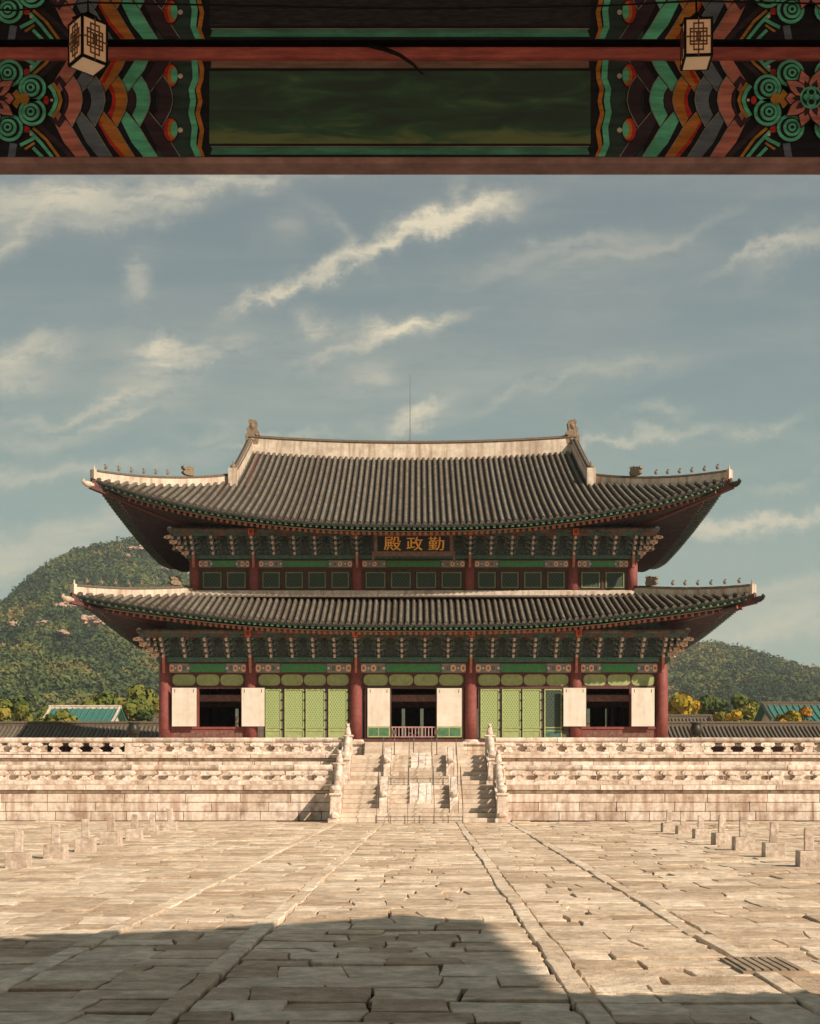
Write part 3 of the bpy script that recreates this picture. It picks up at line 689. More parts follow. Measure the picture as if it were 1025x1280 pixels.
def ridge(pts, w, hb, ht, name, parent, cap=.11, mats=('plaster', 'capt'), lip=True):
    """a plastered ridge swept along pts with a dark tile cap as a sub-part"""
    pts = [Vector(p) for p in pts]; b = MB(); prev = None
    for i, p in enumerate(pts):
        d = pts[min(i + 1, len(pts) - 1)] - pts[max(i - 1, 0)]; d.z = 0; d.normalize(); r = Vector((d.y, -d.x, 0))
        z = Vector((0, 0, 1)); jit = random.gauss(0, .006)
        ring = b.add([p - r * w / 2 + z * hb, p + r * w / 2 + z * hb, p + r * (w / 2 * .9) + z * (ht + jit), p - r * (w / 2 * .9) + z * (ht + jit)])
        if prev is not None:
            for k in range(4): b.face([prev + k, prev + (k + 1) % 4, ring + (k + 1) % 4, ring + k])
        else: b.face([ring + k for k in range(4)][::-1])
        prev = ring
    b.face([prev + k for k in range(4)])
    o = b.build(name, mats[0], parent)
    c = MB(); q = [p + Vector((0, 0, ht + cap * .45)) for p in pts]; c.tube(q, cap, 8)
    if lip:
        for sgn in (-1, 1):
            qq = []
            for i, p in enumerate(pts):
                d = pts[min(i + 1, len(pts) - 1)] - pts[max(i - 1, 0)]; d.z = 0; d.normalize(); qq.append(p + Vector((d.y, -d.x, 0)) * (sgn * w * .47) + Vector((0, 0, ht - .01)))
            c.tube(qq, cap * .42, 6)
    c.build('ridge_cap', mats[1], o, fix=False); return o
def eaves(rf, parent, wx, wy, zin, dzr, dzf, pitch=.33, mats=('raft', 'soffit', 'dteal', 'fgreen')):
    """round rafters, square flying rafters over them and the boards between"""
    rb, fb, sb = MB(), MB(), MB()
    Z = lambda h: Vector((0, 0, h))
    for side in range(4):
        W = rf.Wx if side in (0, 2) else rf.Wy; w_in = wx if side in (0, 2) else wy; dw = wy if side in (0, 2) else wx
        n = round(2 * (W - .35) / pitch); pv = None
        for i in range(n + 1):
            u = -(W - .35) + 2 * (W - .35) * i / n
            ui = max(-w_in + .05, min(w_in - .05, u * .985))
            I = {0: Vector((rf.cx + ui, rf.cy - dw, zin)), 2: Vector((rf.cx - ui, rf.cy + dw, zin)), 1: Vector((rf.cx + dw, rf.cy + ui, zin)), 3: Vector((rf.cx - dw, rf.cy - ui, zin))}[side]
            a = W - abs(u)
            so = min(.95, .55 + a * .4); O = rf.P(side, u, so) - Z(dzr); fo = rf.P(side, u, .13) - Z(dzf)
            rb.tube([O, I], .112, 8, 1, 0, True, 0)
            fi = O + (I - O) * .3 + Z(.2); fb.beam(fo, fi, .15, .16, 0, 0, 1)
            row = [rf.P(side, u, .06) - Z(dzf - .09), fi + Z(.07), I + Z(.1)]
            n0 = sb.add(row)
            if pv is not None:
                sb.face([pv, n0, n0 + 1, pv + 1]); sb.face([pv + 1, n0 + 1, n0 + 2, pv + 2])
            pv = n0
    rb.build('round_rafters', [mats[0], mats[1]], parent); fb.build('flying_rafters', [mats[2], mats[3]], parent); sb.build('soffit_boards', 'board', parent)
    fb2 = MB(); fz = MB()                                # eave fascia following the tile edge and the batten over the round rafter ends
    for side in range(4):
        W = (rf.Wx if side in (0, 2) else rf.Wy); us = np.linspace(-W + .1, W - .1, 60); pa = [rf.P(side, u, .1) - Z(dzf - .13) for u in us]
        for p, q in zip(pa, pa[1:]): fz.beam(p, q, .05, .13)
        pa = [rf.P(side, u, min(.93, .5 + (W - abs(u)) * .4)) - Z(dzr - .13) for u in us[1:-1]]
        for p, q in zip(pa, pa[1:]): fb2.beam(p, q, .06, .06)
    fz.build('eave_fascia', mats[2], parent); fb2.build('rafter_batten', 'pink', parent)

def figure_mesh(kind):
    b = MB()
    if kind == 'figure':
        b.lathe([(.085, 0), (.10, .06), (.075, .2), (.05, .27)], (0, 0, 0), 8); b.blob((0, -.03, .33), (.065, .08, .065), 1, 0, .3); b.blob((0, -.11, .31), (.03, .05, .03), 1)
        b.tube([(0, -.09, 0), (0, -.07, .18)], .03, 6); b.tube([(0, .09, .05), (0, .15, .2), (0, .1, .3)], [.03, .025, .012], 6)
    else:                                                # dragon head looking down the ridge
        b.prism([(.34, 0), (.38, .22), (.30, .40), (.40, .55), (.18, .50), (.06, .58), (-.06, .50), (-.2, .50), (-.36, .46), (-.42, .52), (-.44, .38), (-.26, .30), (-.42, .18), (-.40, .08), (-.2, 0)], 'x', -.13, .13, 0, 0)
        for q in (-1, 1): b.blob((q * .12, -.08, .36), (.06, .08, .07), 1); b.tube([(q * .09, .1, .45), (q * .12, .3, .62)], [.035, .012], 6)
    return b

# ------------------------------------------------------------------ the throne hall
HX, HY = -.25, 90.5
hall = empty('palace_hall', (HX, HY, 3.2), 'two-storey wooden palace hall with red columns, green lattice doors and sweeping grey tiled roofs', 'palace')
CX = [-14.93, -9.76, -3.44, 3.44, 9.76, 14.93]
def hall_base():
    b = MB(); y0 = HY - 11.9
    for x0, x1 in ((HX - 17, HX - 3.0), (HX - 3.0, HX + 3.2), (HX + 3.2, HX + 17)):
        course(b, x0, x1, y0, 3.2, 3.62, .5); course(b, x0, x1, y0 + .02, 3.62, 3.95, .5)
        course(b, x0, x1, y0 - .12, 3.95, 4.1, 1.3, 1.4, 3)
    b.box(HX - 16.9, HX + 16.9, y0 + .4, HY + 12, 3.21, 3.94, 0, 0); b.box(HX - 16.9, HX + 16.9, y0 + 1.1, HY + 12, 3.96, 4.09, 0, .1)
    b.build('stone_podium', 'stone', hall, bevel=.015)
    # columns
    proto = None
    ys = [HY - 10.5 + 4.2 * i for i in range(6)]
    pos = [(HX + x, ys[0]) for x in CX] + [(HX + x, ys[-1]) for x in CX] + [(HX + s_ * 14.93, y) for s_ in (-1, 1) for y in ys[1:-1]]
    for i, (x, y) in enumerate(pos):
        if proto is None:
            b = MB(); b.lathe([(.37, 0), (.37, 1.5), (.355, 3.2), (.33, 4.85)], (x, y, 4.28), 20); proto = b.build('column', 'red', hall, origin=(x, y, 4.28))
            b = MB(); b.box(x - .5, x + .5, y - .5, y + .5, 4.1, 4.16, 0, .2); b.lathe([(.47, 0), (.47, .08), (.42, .13)], (x, y, 4.155), 20); st = b.build('column_base', 'stone2', proto)
        else: inst(proto, (x, y, 4.28), hall)
    proto = None
    for i, (x, y) in enumerate([(x, y) for x in (-9.76, -3.44, 3.44, 9.76) for y in (84.6, 90.5, 96.4)]):
        if proto is None: b = MB(); b.lathe([(.3, 0), (.3, 8.9)], (HX + x, y, 4.1), 14); proto = b.build('inner_column', 'blue', hall, origin=(HX + x, y, 4.1))
        else: inst(proto, (HX + x, y, 4.1), hall)
    b = MB()                                             # interior: crossbeams, ceiling, rear wall
    b.box(HX - 14.5, HX + 14.5, 82.0, 82.3, 6.7, 7.1); b.box(HX - 14.5, HX + 14.5, 90.3, 90.7, 6.75, 7.25)
    b.build('inner_beam', 'wood', hall)
    b = MB(); b.box(HX - 14.8, HX + 14.8, HY - 10.2, HY + 10.4, 12.9, 13.0); b.build('ceiling', 'dark', hall)
    b = MB(); b.box(HX - 14.7, HX + 14.7, HY + 10.2, HY + 10.35, 4.1, 5.0); b.box(HX - 14.7, HX + 14.7, HY + 10.2, HY + 10.35, 7.2, 12.85); x = HX - 14.7
    while x < HX + 14.6: b.box(x, x + 1.15, HY + 10.21, HY + 10.34, 5.0, 7.2); x += 1.4
    b.build('back_wall', 'dark', hall)
hall_base()

def bracket_mb(corner=False):
    b = MB()
    for k in range(4):
        z = .03 + .32 * k; out = .3 * k + .32
        b.box(-.06, .06, -out, .1, z, z + .19, 0)
        b.prism([(-out + .002, z + .01), (-out - .14, z - .12), (-out - .34, z - .09), (-out - .32, z + .06), (-out - .14, z + .15), (-out + .002, z + .18)], 'x', -.066, .066, 2, 0, mt_side=2)
        b.box(-.069, .069, -out - .27, -out - .19, z - .06, z + .05, 5)
        for j in range(k + 1):
            y = -.3 * j; hl = min(.54, .32 + .075 * (k - j))
            b.prism([(-hl, z + .14), (-hl + .1, z + .02), (hl - .1, z + .02), (hl, z + .14)], 'y', y - .055, y + .055, 0 if (k + j) % 2 else 1)
            for q in (-1, 1):
                b.box(q * (hl - .08) - .075, q * (hl - .08) + .075, y - .08, y + .08, z + .145, z + .29, 1 if (k + j) % 2 else 0)
                b.box(q * (hl - .08) - .05, q * (hl - .08) + .05, y - .084, y - .081, z + .17, z + .265, 3 if (j + k) % 3 == 0 else 4)
        b.box(-.1, .1, -out - .02, -out + .16, z + .195, z + .31, 1)
    return b
BM = ['dteal', 'blue', 'cream', 'pink', 'green', 'orange']

def storey(wx, wy, cxs, z_lint, z_pyb, z_br, zin, z_pur, nset, sidesets):
    """lintels, plate, bracket sets, purlin ring and wall panels of one storey"""
    yf = HY - wy
    # painted lintel per bay with a sheet of painting
    for a, c in zip(cxs, cxs[1:]):
        b = MB(); x0, x1 = HX + a + .3, HX + c - .3; b.box(x0 - .3, x1 + .3, yf - .13, yf + .15, z_lint, z_pyb - .03, 0); L_ = x1 - x0; zc0, zc1 = z_lint + .06, z_pyb - .09
        o = b.build('lintel', 'darkred', hall)
        b = MB(); e = yf - .134
        def q(xa, xb, za, zb, m, l=0): b.box(xa, xb, e - .002 * l - .004, e - .002 * l, za, zb, m)
        for s_ in (0, 1):
            w = min(1.5, L_ * .27); xa, xb = (x0, x0 + w) if s_ == 0 else (x1 - w, x1); q(xa, xb, zc0, zc1, 0)
            for k in range(5):
                xx = xa + w * (k + .5) / 5 if s_ == 0 else xb - w * (k + .5) / 5
                h = (zc1 - zc0) * (.42, .30, .40, .25, .34)[k]; cz = (zc0 + zc1) / 2
                b.prism([(xx + h * .8 * math.cos(t), cz + h * math.sin(t)) for t in np.linspace(0, 2 * math.pi, 9)[:-1]], 'y', e - .010, e - .005, (2, 3, 2, 4, 3)[k])
                b.prism([(xx + h * .4 * math.cos(t), cz + h * .5 * math.sin(t)) for t in np.linspace(0, 2 * math.pi, 7)[:-1]], 'y', e - .014, e - .011, (5, 2, 5, 3, 2)[k])
        q(x0 + w + .03, x1 - w - .03, zc0 + .03, zc1 - .03, 1); q(x0 + w - .07, x0 + w + .03, zc0, zc1, 4, 1); q(x1 - w - .03, x1 - w + .07, zc0, zc1, 4, 1)
        b.build('lintel_painting', ['pink', 'bgreen', 'cream', 'blue', 'teal', 'orange'], o, fix=False)
    b = MB()
    for q_ in (-1, 1):
        b.box(HX - wx - .45, HX + wx + .45, HY + q_ * wy - .27, HY + q_ * wy + .27, z_pyb, z_br - .03, 0)
        b.box(HX + q_ * wx - .27, HX + q_ * wx + .27, HY - wy + .28, HY + wy - .28, z_pyb, z_br - .031, 0)
        b.box(HX + q_ * wx - .13, HX + q_ * wx + .13, HY - wy + .16, HY + wy - .16, z_lint, z_pyb - .002, 0)
    b.box(HX - wx, HX + wx, HY + wy - .13, HY + wy + .13, z_lint, z_pyb - .003, 0)
    b.build('bracket_plate', 'teal', hall)
    b = MB()                                             # panel wall between and behind the brackets, inner side of the eaves
    b.box(HX - wx, HX + wx, yf - .03, yf + .1, z_br - .02, zin + .2); b.box(HX - wx, HX + wx, HY + wy - .1, HY + wy + .03, z_br - .02, zin + .2)
    for q_ in (-1, 1): b.box(HX + q_ * (wx - .035) - .065, HX + q_ * (wx - .035) + .065, HY - wy + .11, HY + wy - .11, z_br - .02, zin + .2)
    b.build('bracket_panel_wall', 'dteal', hall)
    # purlins with round ends at the corners, and the board below them
    pb = MB(); pe = MB(); jb = MB(); ov = 1.28
    for q_ in (-1, 1):
        pb.tube([(HX - wx - ov - .12, HY + q_ * (wy + ov), z_pur), (HX + wx + ov + .12, HY + q_ * (wy + ov), z_pur)], .15, 12, 0, 0, True, 1)
        pb.tube([(HX + q_ * (wx + ov), HY - wy - ov - .12, z_pur + .05), (HX + q_ * (wx + ov), HY + wy + ov + .12, z_pur + .05)], .15, 12, 0, 0, True, 1)
        x = HX - wx - ov; i = 0
        while x < HX + wx + ov - .01:
            x2 = min(x + .665, HX + wx + ov); jb.box(x, x2, HY + q_ * (wy + ov) - .05, HY + q_ * (wy + ov) + .05, z_pur - .36, z_pur - .13, (0, 1, 2)[i % 3]); x = x2; i += 1
        jb.box(HX + q_ * (wx + ov) - .05, HX + q_ * (wx + ov) + .05, HY - wy - ov + .06, HY + wy + ov - .06, z_pur - .36, z_pur - .13, 0)
    pb.build('purlin', ['purl', 'paleblue'], hall); jb.build('purlin_board', ['dteal', 'pboard', 'teal'], hall)
    # bracket sets, fronts individually
    b = bracket_mb(); sc = (z_pur - .15 - z_br) / 1.34
    xs = []
    for (a, c), n in zip(zip(cxs, cxs[1:]), nset): xs += [(a + (c - a) * i / (n + 1), i == 0) for i in range(n + 1)]
    xs.append((cxs[-1], True)); proto = None
    for x, oncol in xs:
        loc = (HX + x, yf, z_br)
        if proto is None: proto = b.build('bracket_set', BM, hall, origin=(0, 0, 0), fix=True); place(proto, loc, hall); proto.scale = (1, 1, sc)
        else: inst(proto, loc, hall, sc=(1, 1, sc))
        if oncol:
            c_ = MB(); X = HX + x
            c_.prism([(yf - .28, z_br - .04), (yf - .55, z_br - .02), (yf - .50, z_br - .35), (yf - .36, z_lint + .05), (yf - .28, z_lint + .0), (yf - .12, z_lint + .0), (yf - .12, z_pyb - .01), (yf - .28, z_pyb - .01)], 'x', X - .075, X + .075, 0)
            c_.build('column_tongue', 'ctongue', hall)
            if abs(x) < wx - 1: c_ = MB(); c_.box(X - .17, X + .17, yf - 1.62, yf - 1.33, z_pur - .34, z_pur + .04); c_.box(X - .10, X + .10, yf - 1.64, yf - 1.625, z_pur - .27, z_pur - .03, 1); c_.build('beam_head', ['orange', 'red'], hall, bevel=.02)
    # side rows (merged: only their ends show) and the splayed corner groups
    sb = MB()
    def stamp(px_, py_, ang, ks=1.):
        ca, sa = math.cos(ang), math.sin(ang); n = len(sb.v)
        for (x, y, z) in b.v: y *= ks; sb.v.append((px_ + x * ca - y * sa, py_ + x * sa + y * ca, z_br + z * sc))
        for f, m_, t_, s_ in zip(b.f, b.m, b.t, b.sm): sb.face([n + i for i in f], m_, t_, s_)
    for q_ in (-1, 1):
        for j in range(sidesets + 1):
            y = HY - wy + 2 * wy * j / sidesets; stamp(HX + q_ * wx, y, q_ * math.pi / 2)
        stamp(HX + q_ * wx, yf, q_ * math.pi / 4, 1.42)
    sb.build('side_bracket_row', BM, hall)
    # extra outer tongues clustered at the corners under the purlin end
    for q_ in (-1, 1):
        for k in range(3):
            cb = MB(); X = HX + q_ * (wx + .38 + .38 * k)
            for j in range(3):
                zz = z_pur - .45 - .3 * j; yy = yf - 1.1 + .25 * j
                cb.prism([(yy, zz), (yy - .16, zz - .08), (yy - .33, zz - .02), (yy - .1, zz + .12), (yy, zz + .2)], 'x', X - .06, X + .06, 0); cb.box(X - .055, X + .055, yy, yf + .1 + .3, zz, zz + .18, 1)
            cb.build('corner_tongue', ['cream', 'dteal'], hall)
    

storey(14.93, 10.5, CX, 8.24, 8.93, 9.25, 11.45, 10.66, (3, 4, 4, 4, 3), 15)
UX = [-13.4, -9.76, -3.44, 3.44, 9.76, 13.4]
storey(13.4, 9.0, UX, 14.8, 15.36, 15.62, 17.45, 16.92, (2, 4, 4, 4, 2), 13)

def roofs():
    lo = Roof(HX, HY, 18.4, 14.0, 5.0, 10.86, 2.3, 1.65, 17, 2.35, 1.0, lin_=.9)
    up = Roof(HX - .1, HY, 17.4, 13.0, 13.0, 16.79, 6.95, 2.45, 17, 2.4, 1.0, gx=11.2, sag=.42, lin_=.88)
    fig = figure_mesh('figure'); drg = figure_mesh('dragon')
    figo = drgo = None
    for nm, rf, wx, wy, zin in (('lower_roof', lo, 14.93, 10.5, 11.45), ('upper_roof', up, 13.4, 9.0, 17.45)):
        b = MB()                                         # the roof part itself: a plaster batten bed under the ridges
        Z = lambda h: Vector((0, 0, h))
        tiles(rf, hall); eaves(rf, hall, wx, wy, zin, .86, .30)
        # big corner rafters with a carved head sleeve, pale left, dark right
        for sx in (-1, 1):
            for sy in (-1, 1):
                side = 0 if sy < 0 else 2; u = sx * rf.Wx if sy < 0 else -sx * rf.Wx
                tip = rf.P(side, u, 0); I = Vector((HX + sx * wx, HY + sy * wy, zin - .1)); d = (tip - I); d.z = 0; d.normalize()
                c = MB(); e = tip - Z(.42) + d * .05; c.beam(I - Z(.05), e, .3, .42, 0); c.beam(I + Z(.25) + (e - I) * .5, tip - Z(.16), .26, .3, 0); c.build('corner_rafter', 'darkred', hall)
                c = MB(); c.tube([e - d * .15, e + d * .25 + Z(.02), e + d * .42 + Z(.08), e + d * .56 + Z(.18)], [.18, .18, .13, .05], 8); c.blob(e + d * .45 + Z(.22), (.1, .1, .09), 1, 0, .3); c.build('rafter_head_sleeve', 'plaster' if sx < 0 else 'bronze', hall, fix=False)
                q1 = rf.top; pts = [rf.P(side, u - math.copysign(q, u), q) for q in np.linspace(.10, q1, 16)]
                rd = ridge([p + Z(.0) for p in pts], (.36), -.15, .39, 'hip_ridge', hall, .085)
                c = MB(); p0 = pts[0]; c.obox(p0 + Z(.2) + d * .04, .21, .09, .28, Vector((d.y, -d.x, 0)), d, Z(1), 0); c.tube([p0 + Z(.48), p0 + Z(.74)], [.07, .03], 6); c.build('ridge_end_tile', 'plaster', rd)
                if sy < 0:
                    az = math.atan2(d.y, d.x) + math.pi / 2
                    for k in range(6):
                        q = .55 + k * .52; p = rf.P(side, u - math.copysign(q, u), q) + Z(.62); o_ = None
                        if figo is None: figo = fig.build('roof_figure', 'figure', hall, origin=(0, 0, 0)); place(figo, p, hall); o_ = figo
                        else: o_ = inst(figo, p, hall)
                        o_.rotation_euler.z = az; o_.scale = (.8, .8, .8)
                    q = 4.1
                    p = rf.P(side, u - math.copysign(q, u), q) + Z(.55)
                    if drgo is None: drgo = drg.build('ridge_dragon_head', 'figure', hall, origin=(0, 0, 0)); place(drgo, p, hall); o_ = drgo
                    else: o_ = inst(drgo, p, hall)
                    o_.rotation_euler.z = az
    # trim against the upper wall: plaster flashing ridge round the foot of the upper storey
    zt = 13.16
    for nm, pts in (('f', [(HX - 13.5, 81.22, zt), (HX + 13.5, 81.22, zt)]), ('b', [(HX - 13.5, HY + 9.28, zt), (HX + 13.5, HY + 9.28, zt)]), ('l', [(HX - 13.68, 81.4, zt), (HX - 13.68, HY + 9.1, zt)]), ('r', [(HX + 13.68, 81.4, zt), (HX + 13.68, HY + 9.1, zt)])):
        ridge(pts, .34, -.2, .20, 'wall_foot_ridge', hall, .05, lip=False, mats=('plaster', 'plaster'))
    # main ridge
    Z = lambda h: Vector((0, 0, h)); gx = up.gx
    pts = []
    for x in np.linspace(-gx + .1, gx - .1, 25): p = up.P(0, x, 13.0); pts.append(Vector((HX - .1 + x, HY, p.z - .05)))
    ridge(pts, .62, -.3, 1.0, 'main_ridge', hall, .14)
    for sx in (-1, 1):
        c = MB(); x0 = HX - .1 + sx * (gx - .35); z0 = up.P(0, gx, 13).z + .45
        out = [(-.50, 0), (.42, 0), (.50, .45), (.34, .62), (.56, .72), (.48, .95), (.26, .98), (.30, 1.15), (.36, 1.62), (.24, 1.74), (-.20, 1.80), (-.30, 1.66), (-.22, 1.36), (-.44, 1.1), (-.36, .85), (-.54, .62)]
        c.prism([(x0 - sx * a * .85, z0 + h * .92) for a, h in out], 'y', HY - .30, HY + .30, 0)
        c.blob((x0 - sx * .3, HY - .3, z0 + .62), (.12, .08, .1), 1, 0, .2); c.blob((x0, HY - .31, z0 + .3), (.22, .07, .14), 1, 0, .4); c.blob((x0 + .02, HY - .3, z0 + 1.2), (.16, .08, .25), 1, 0, .5)
        c.build('ridge_finial', 'figure', hall, bevel=.03)
        # descending gable ridges, front and back, with a pale stop block
        for side in (0, 2):
            u = sx * (gx - .22) if side == 0 else -sx * (gx - .22)
            pts = [up.P(side, u, q) for q in np.linspace(5.75, 12.8, 14)]
            rd = ridge(pts, .42, -.2, .78, 'descending_ridge', hall, .12)
            c = MB(); p = pts[0]; yy = -1 if side == 0 else 1
            c.box(p.x - .27, p.x + .27, p.y - .18 + yy * .1, p.y + .18 + yy * .1, p.z - .2, p.z + .95); c.build('ridge_end_block', 'plaster', rd)
            c = MB(); c.blob((p.x, p.y, p.z + 1.05), (.17, .26, .2), 2, 0, .5, seed=sx); c.tube([(p.x, p.y, p.z + 1.1), (p.x, p.y + yy * -.05, p.z + 1.45)], [.08, .02], 6); c.build('ridge_end_beast', 'figure', rd)
        # gable wall
        c = MB(); xs_ = HX + sx * (gx - .75)
        fr = [(up.P(0, gx, q).y, up.P(0, gx, q).z - .1) for q in np.linspace(5.6, 13, 10)]; bk = [(up.P(2, gx, q).y, up.P(2, gx, q).z - .1) for q in np.linspace(13, 5.6, 10)]
        c.prism(fr + bk[1:], 'x', xs_ - .06, xs_ + .06); c.build('gable_wall', 'darkred', hall)
        c = MB()
        for side in (0, 2):
            pa = [Vector((HX + sx * (gx - .02), up.P(side, gx, q).y, up.P(side, gx, q).z - .3)) for q in np.linspace(5.4, 13, 12)]
            for p, q in zip(pa, pa[1:]): c.beam(p, q, .08, .5)
        c.build('barge_board', 'red', hall)
    c = MB(); c.tube([(HX - .26, HY, 24.6), (HX - .26, HY, 29.4)], [.028, .012], 6); c.lathe([(.1, 0), (.1, .15), (.04, .2)], (HX - .26, HY, 24.75), 8); c.build('lightning_rod', 'steel', hall, fix=False)
roofs()

def ovals(b, x0, x1, z0, z1, y, n, mt=0):
    w = (x1 - x0) / n
    for i in range(n):
        a, c = x0 + i * w + .03, x0 + (i + 1) * w - .03; r = (z1 - z0) * .42
        pts = []
        for cx_, cz_, s0 in ((c - r, z1 - r, 0), (a + r, z1 - r, 90), (a + r, z0 + r, 180), (c - r, z0 + r, 270)):
            for t in (0, 30, 60, 90): pts.append((cx_ + r * math.cos(R(s0 + t)), cz_ + r * math.sin(R(s0 + t))))
        b.prism(pts, 'y', y - .012, y, mt)

def facade():
    yf = HY - 10.5; zt0, zt1 = 7.48, 8.2
    door_top, door_bot = 7.36, 4.34
    for i, (a, c) in enumerate(zip(CX, CX[1:])):
        x0, x1 = HX + a + .3, HX + c - .3
        b = MB(); b.box(x0 - .15, x1 + .15, yf - .02, yf + .08, zt0 - .12, 8.3); b.box(x0 - .1, x1 + .1, yf - .1, yf + .1, zt0 - .14, zt0 - .0)
        b.box(x0 - .1, x0 + .07, yf - .1, yf + .1, 4.1, zt0 - .15); b.box(x1 - .07, x1 + .1, yf - .1, yf + .1, 4.1, zt0 - .15)
        b.box(x0 - .1, x1 + .1, yf - .14, yf + .14, 4.1, 4.34)
        fr = b.build('door_frame', 'darkred', hall)
        b = MB(); ovals(b, x0 + .12, x1 - .12, zt0 + .05, zt1, yf - .03, 3 if i in (0, 4) else 4); b.build('transom_panel', 'olive', hall)
    def white_leaf(x0, x1, y, z0=5.06, z1=7.37, foot=False):
        b = MB(); b.box(x0, x1, y, y + .05, 4.42 if foot else z0, z1, 0)
        o = b.build('open_door_leaf', 'olive', hall)
        b = MB(); b.box(x0 + .015, x1 - .015, y - .012, y - .004, z0 + .01, z1 - .01, 0); b.build('paper_lining', 'paper', o)
        if foot:
            b = MB(); b.box(x0 + .08, (x0 + x1) / 2 - .03, y - .010, y - .001, 4.5, 4.98); b.box((x0 + x1) / 2 + .03, x1 - .08, y - .010, y - .001, 4.5, 4.98); b.build('foot_panel', 'fgreen', o)
        b = MB()
        for xx in (x0 + .18, x1 - .18): b.box(xx - .012, xx + .012, y - .03, y - .013, z1 - .28, z1 - .08)
        b.build('hook', 'black', o)
    yl = yf - .46
    X = lambda p: (p - PX0) / (F / 79.6)
    white_leaf(X(215), X(246), yl); white_leaf(X(302), X(331), yl); white_leaf(X(704), X(732.5), yl); white_leaf(X(789), X(818), yl)
    white_leaf(X(459), X(487.5), yf - .18, foot=True); white_leaf(X(546), X(577.5), yf - .18, foot=True)
    def sill(x0, x1, x2, x3):                              # low wall with little panels, brackets and the frame posts of the opening
        b = MB(); b.box(x0, x1, yf - .08, yf + .08, 4.34, 5.0); b.box(x0, x1, yf - .14, yf + .12, 4.92, 5.05)
        b.box(x2 - .12, x2 + .03, yf - .09, yf + .09, 5.05, 7.34); b.box(x3 - .03, x3 + .12, yf - .09, yf + .09, 5.05, 7.34)
        o = b.build('window_sill_wall', 'red', hall)
        b = MB(); n = 9; w = (x1 - x0 - .3) / n
        for k in range(n): b.box(x0 + .15 + k * w + .06, x0 + .15 + (k + 1) * w - .06, yf - .09, yf - .082, 4.46, 4.78)
        b.build('sill_panel', 'pboard', o)
    sill(HX + CX[0] + .35, HX + CX[1] - .35, X(247), X(301)); sill(HX + CX[4] + .35, HX + CX[5] - .35, X(733), X(788.5))
    def leaf(x0, x1, dark=False, z0=4.36, z1=7.32, y=yf - .06):
        b = MB(); w = .07
        for (a, c, d, e) in ((x0, x0 + w, z0, z1), (x1 - w, x1, z0, z1), (x0 + w, x1 - w, z0, z0 + .07), (x0 + w, x1 - w, z1 - .07, z1), (x0 + w, x1 - w, z0 + .42, z0 + .48), (x0 + w, x1 - w, z0 + .62, z0 + .68)): b.box(a, c, y - .04, y + .02, d, e)
        o = b.build('lattice_door_leaf', 'olive', hall)
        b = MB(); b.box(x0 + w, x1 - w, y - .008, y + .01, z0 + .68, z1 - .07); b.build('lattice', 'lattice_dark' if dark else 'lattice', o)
        b = MB(); b.box(x0 + w, x1 - w, y - .008, y + .01, z0 + .07, z0 + .42); b.box(x0 + w, x1 - w, y - .008, y + .01, z0 + .48, z0 + .62, 0); b.build('foot_panel', 'olive' if not dark else 'teal', o)
        b = MB()
        for zz in (4.9, 5.45, 6.05, 6.65, 7.15): b.box(x1 - .02, x1 + .10, y - .07, y - .03, zz - .045, zz + .045)
        b.build('hinge', 'black', o)
    for p0, p1 in ((331, 351), (355, 379.5), (381.5, 406), (410, 434)): leaf(X(p0), X(p1))
    for p0, p1 in ((601, 624.5), (628, 651.5), (653.5, 677)): leaf(X(p0), X(p1))
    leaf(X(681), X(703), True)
    for p0, p1 in ((321, 437), (598, 712)): b = MB(); b.box(X(p0), X(p1), yf - .01, yf + .04, 4.34, 7.34); b.build('door_backing', 'dark', hall)
    # threshold railing across the open centre
    rl = MB(); x0, x1 = X(489), X(545.5); rl.box(x0, x1, yf - .05, yf + .0, 5.0, 5.07); rl.box(x0, x1, yf - .05, yf, 4.42, 4.48)
    for k in range(14): xx = x0 + .06 + (x1 - x0 - .12) * k / 13; rl.box(xx - .03, xx + .03, yf - .045, yf - .005, 4.48, 5.0)
    rl.build('threshold_railing', 'wood', hall)
    for p in (457, 488, 546, 579): b = MB(); b.box(X(p) - .06, X(p) + .05, yf - .08, yf + .09, 4.34, 7.34); b.build('opening_post', 'darkred', hall)
    # upper storey: small windows in a maroon band
    yu = HY - 9.0
    for a in UX: b = MB(); b.lathe([(.32, 0), (.32, 2.3)], (HX + a, yu, 13.05), 16); b.build('upper_column', 'red', hall)
    proto = None
    for i, (a, c) in enumerate(zip(UX, UX[1:])):
        n = 2 if i in (0, 4) else 4; x0, x1 = HX + a + .34, HX + c - .34; w = (x1 - x0) / n
        b = MB(); b.box(x0 - .1, x1 + .1, yu - .02, yu + .1, 12.9, 14.86); b.box(x0 - .05, x1 + .05, yu - .07, yu - .021, 14.66, 14.80); b.box(x0 - .05, x1 + .05, yu - .07, yu - .021, 13.2, 13.5)
        for k in range(n + 1): xx = x0 + k * w; b.box(max(x0 - .04, xx - .09), min(x1 + .04, xx + .09), yu - .07, yu - .021, 13.51, 14.655)
        b.build('upper_wall', 'brownwall', hall)
        for k in range(n):
            xa, xb = x0 + k * w + .17, x0 + (k + 1) * w - .17
            f = MB(); za, zb = 13.60, 14.58
            for (p_, q_, r_, s_) in ((xa, xb, zb - .07, zb), (xa, xb, za, za + .07), (xa, xa + .07, za + .07, zb - .07), (xb - .07, xb, za + .07, zb - .07)): f.box(p_, q_, yu - .075, yu - .025, r_, s_)
            o = f.build('upper_window', 'wframe', hall)
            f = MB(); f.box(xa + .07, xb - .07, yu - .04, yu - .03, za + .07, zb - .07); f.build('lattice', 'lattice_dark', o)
    b = MB()
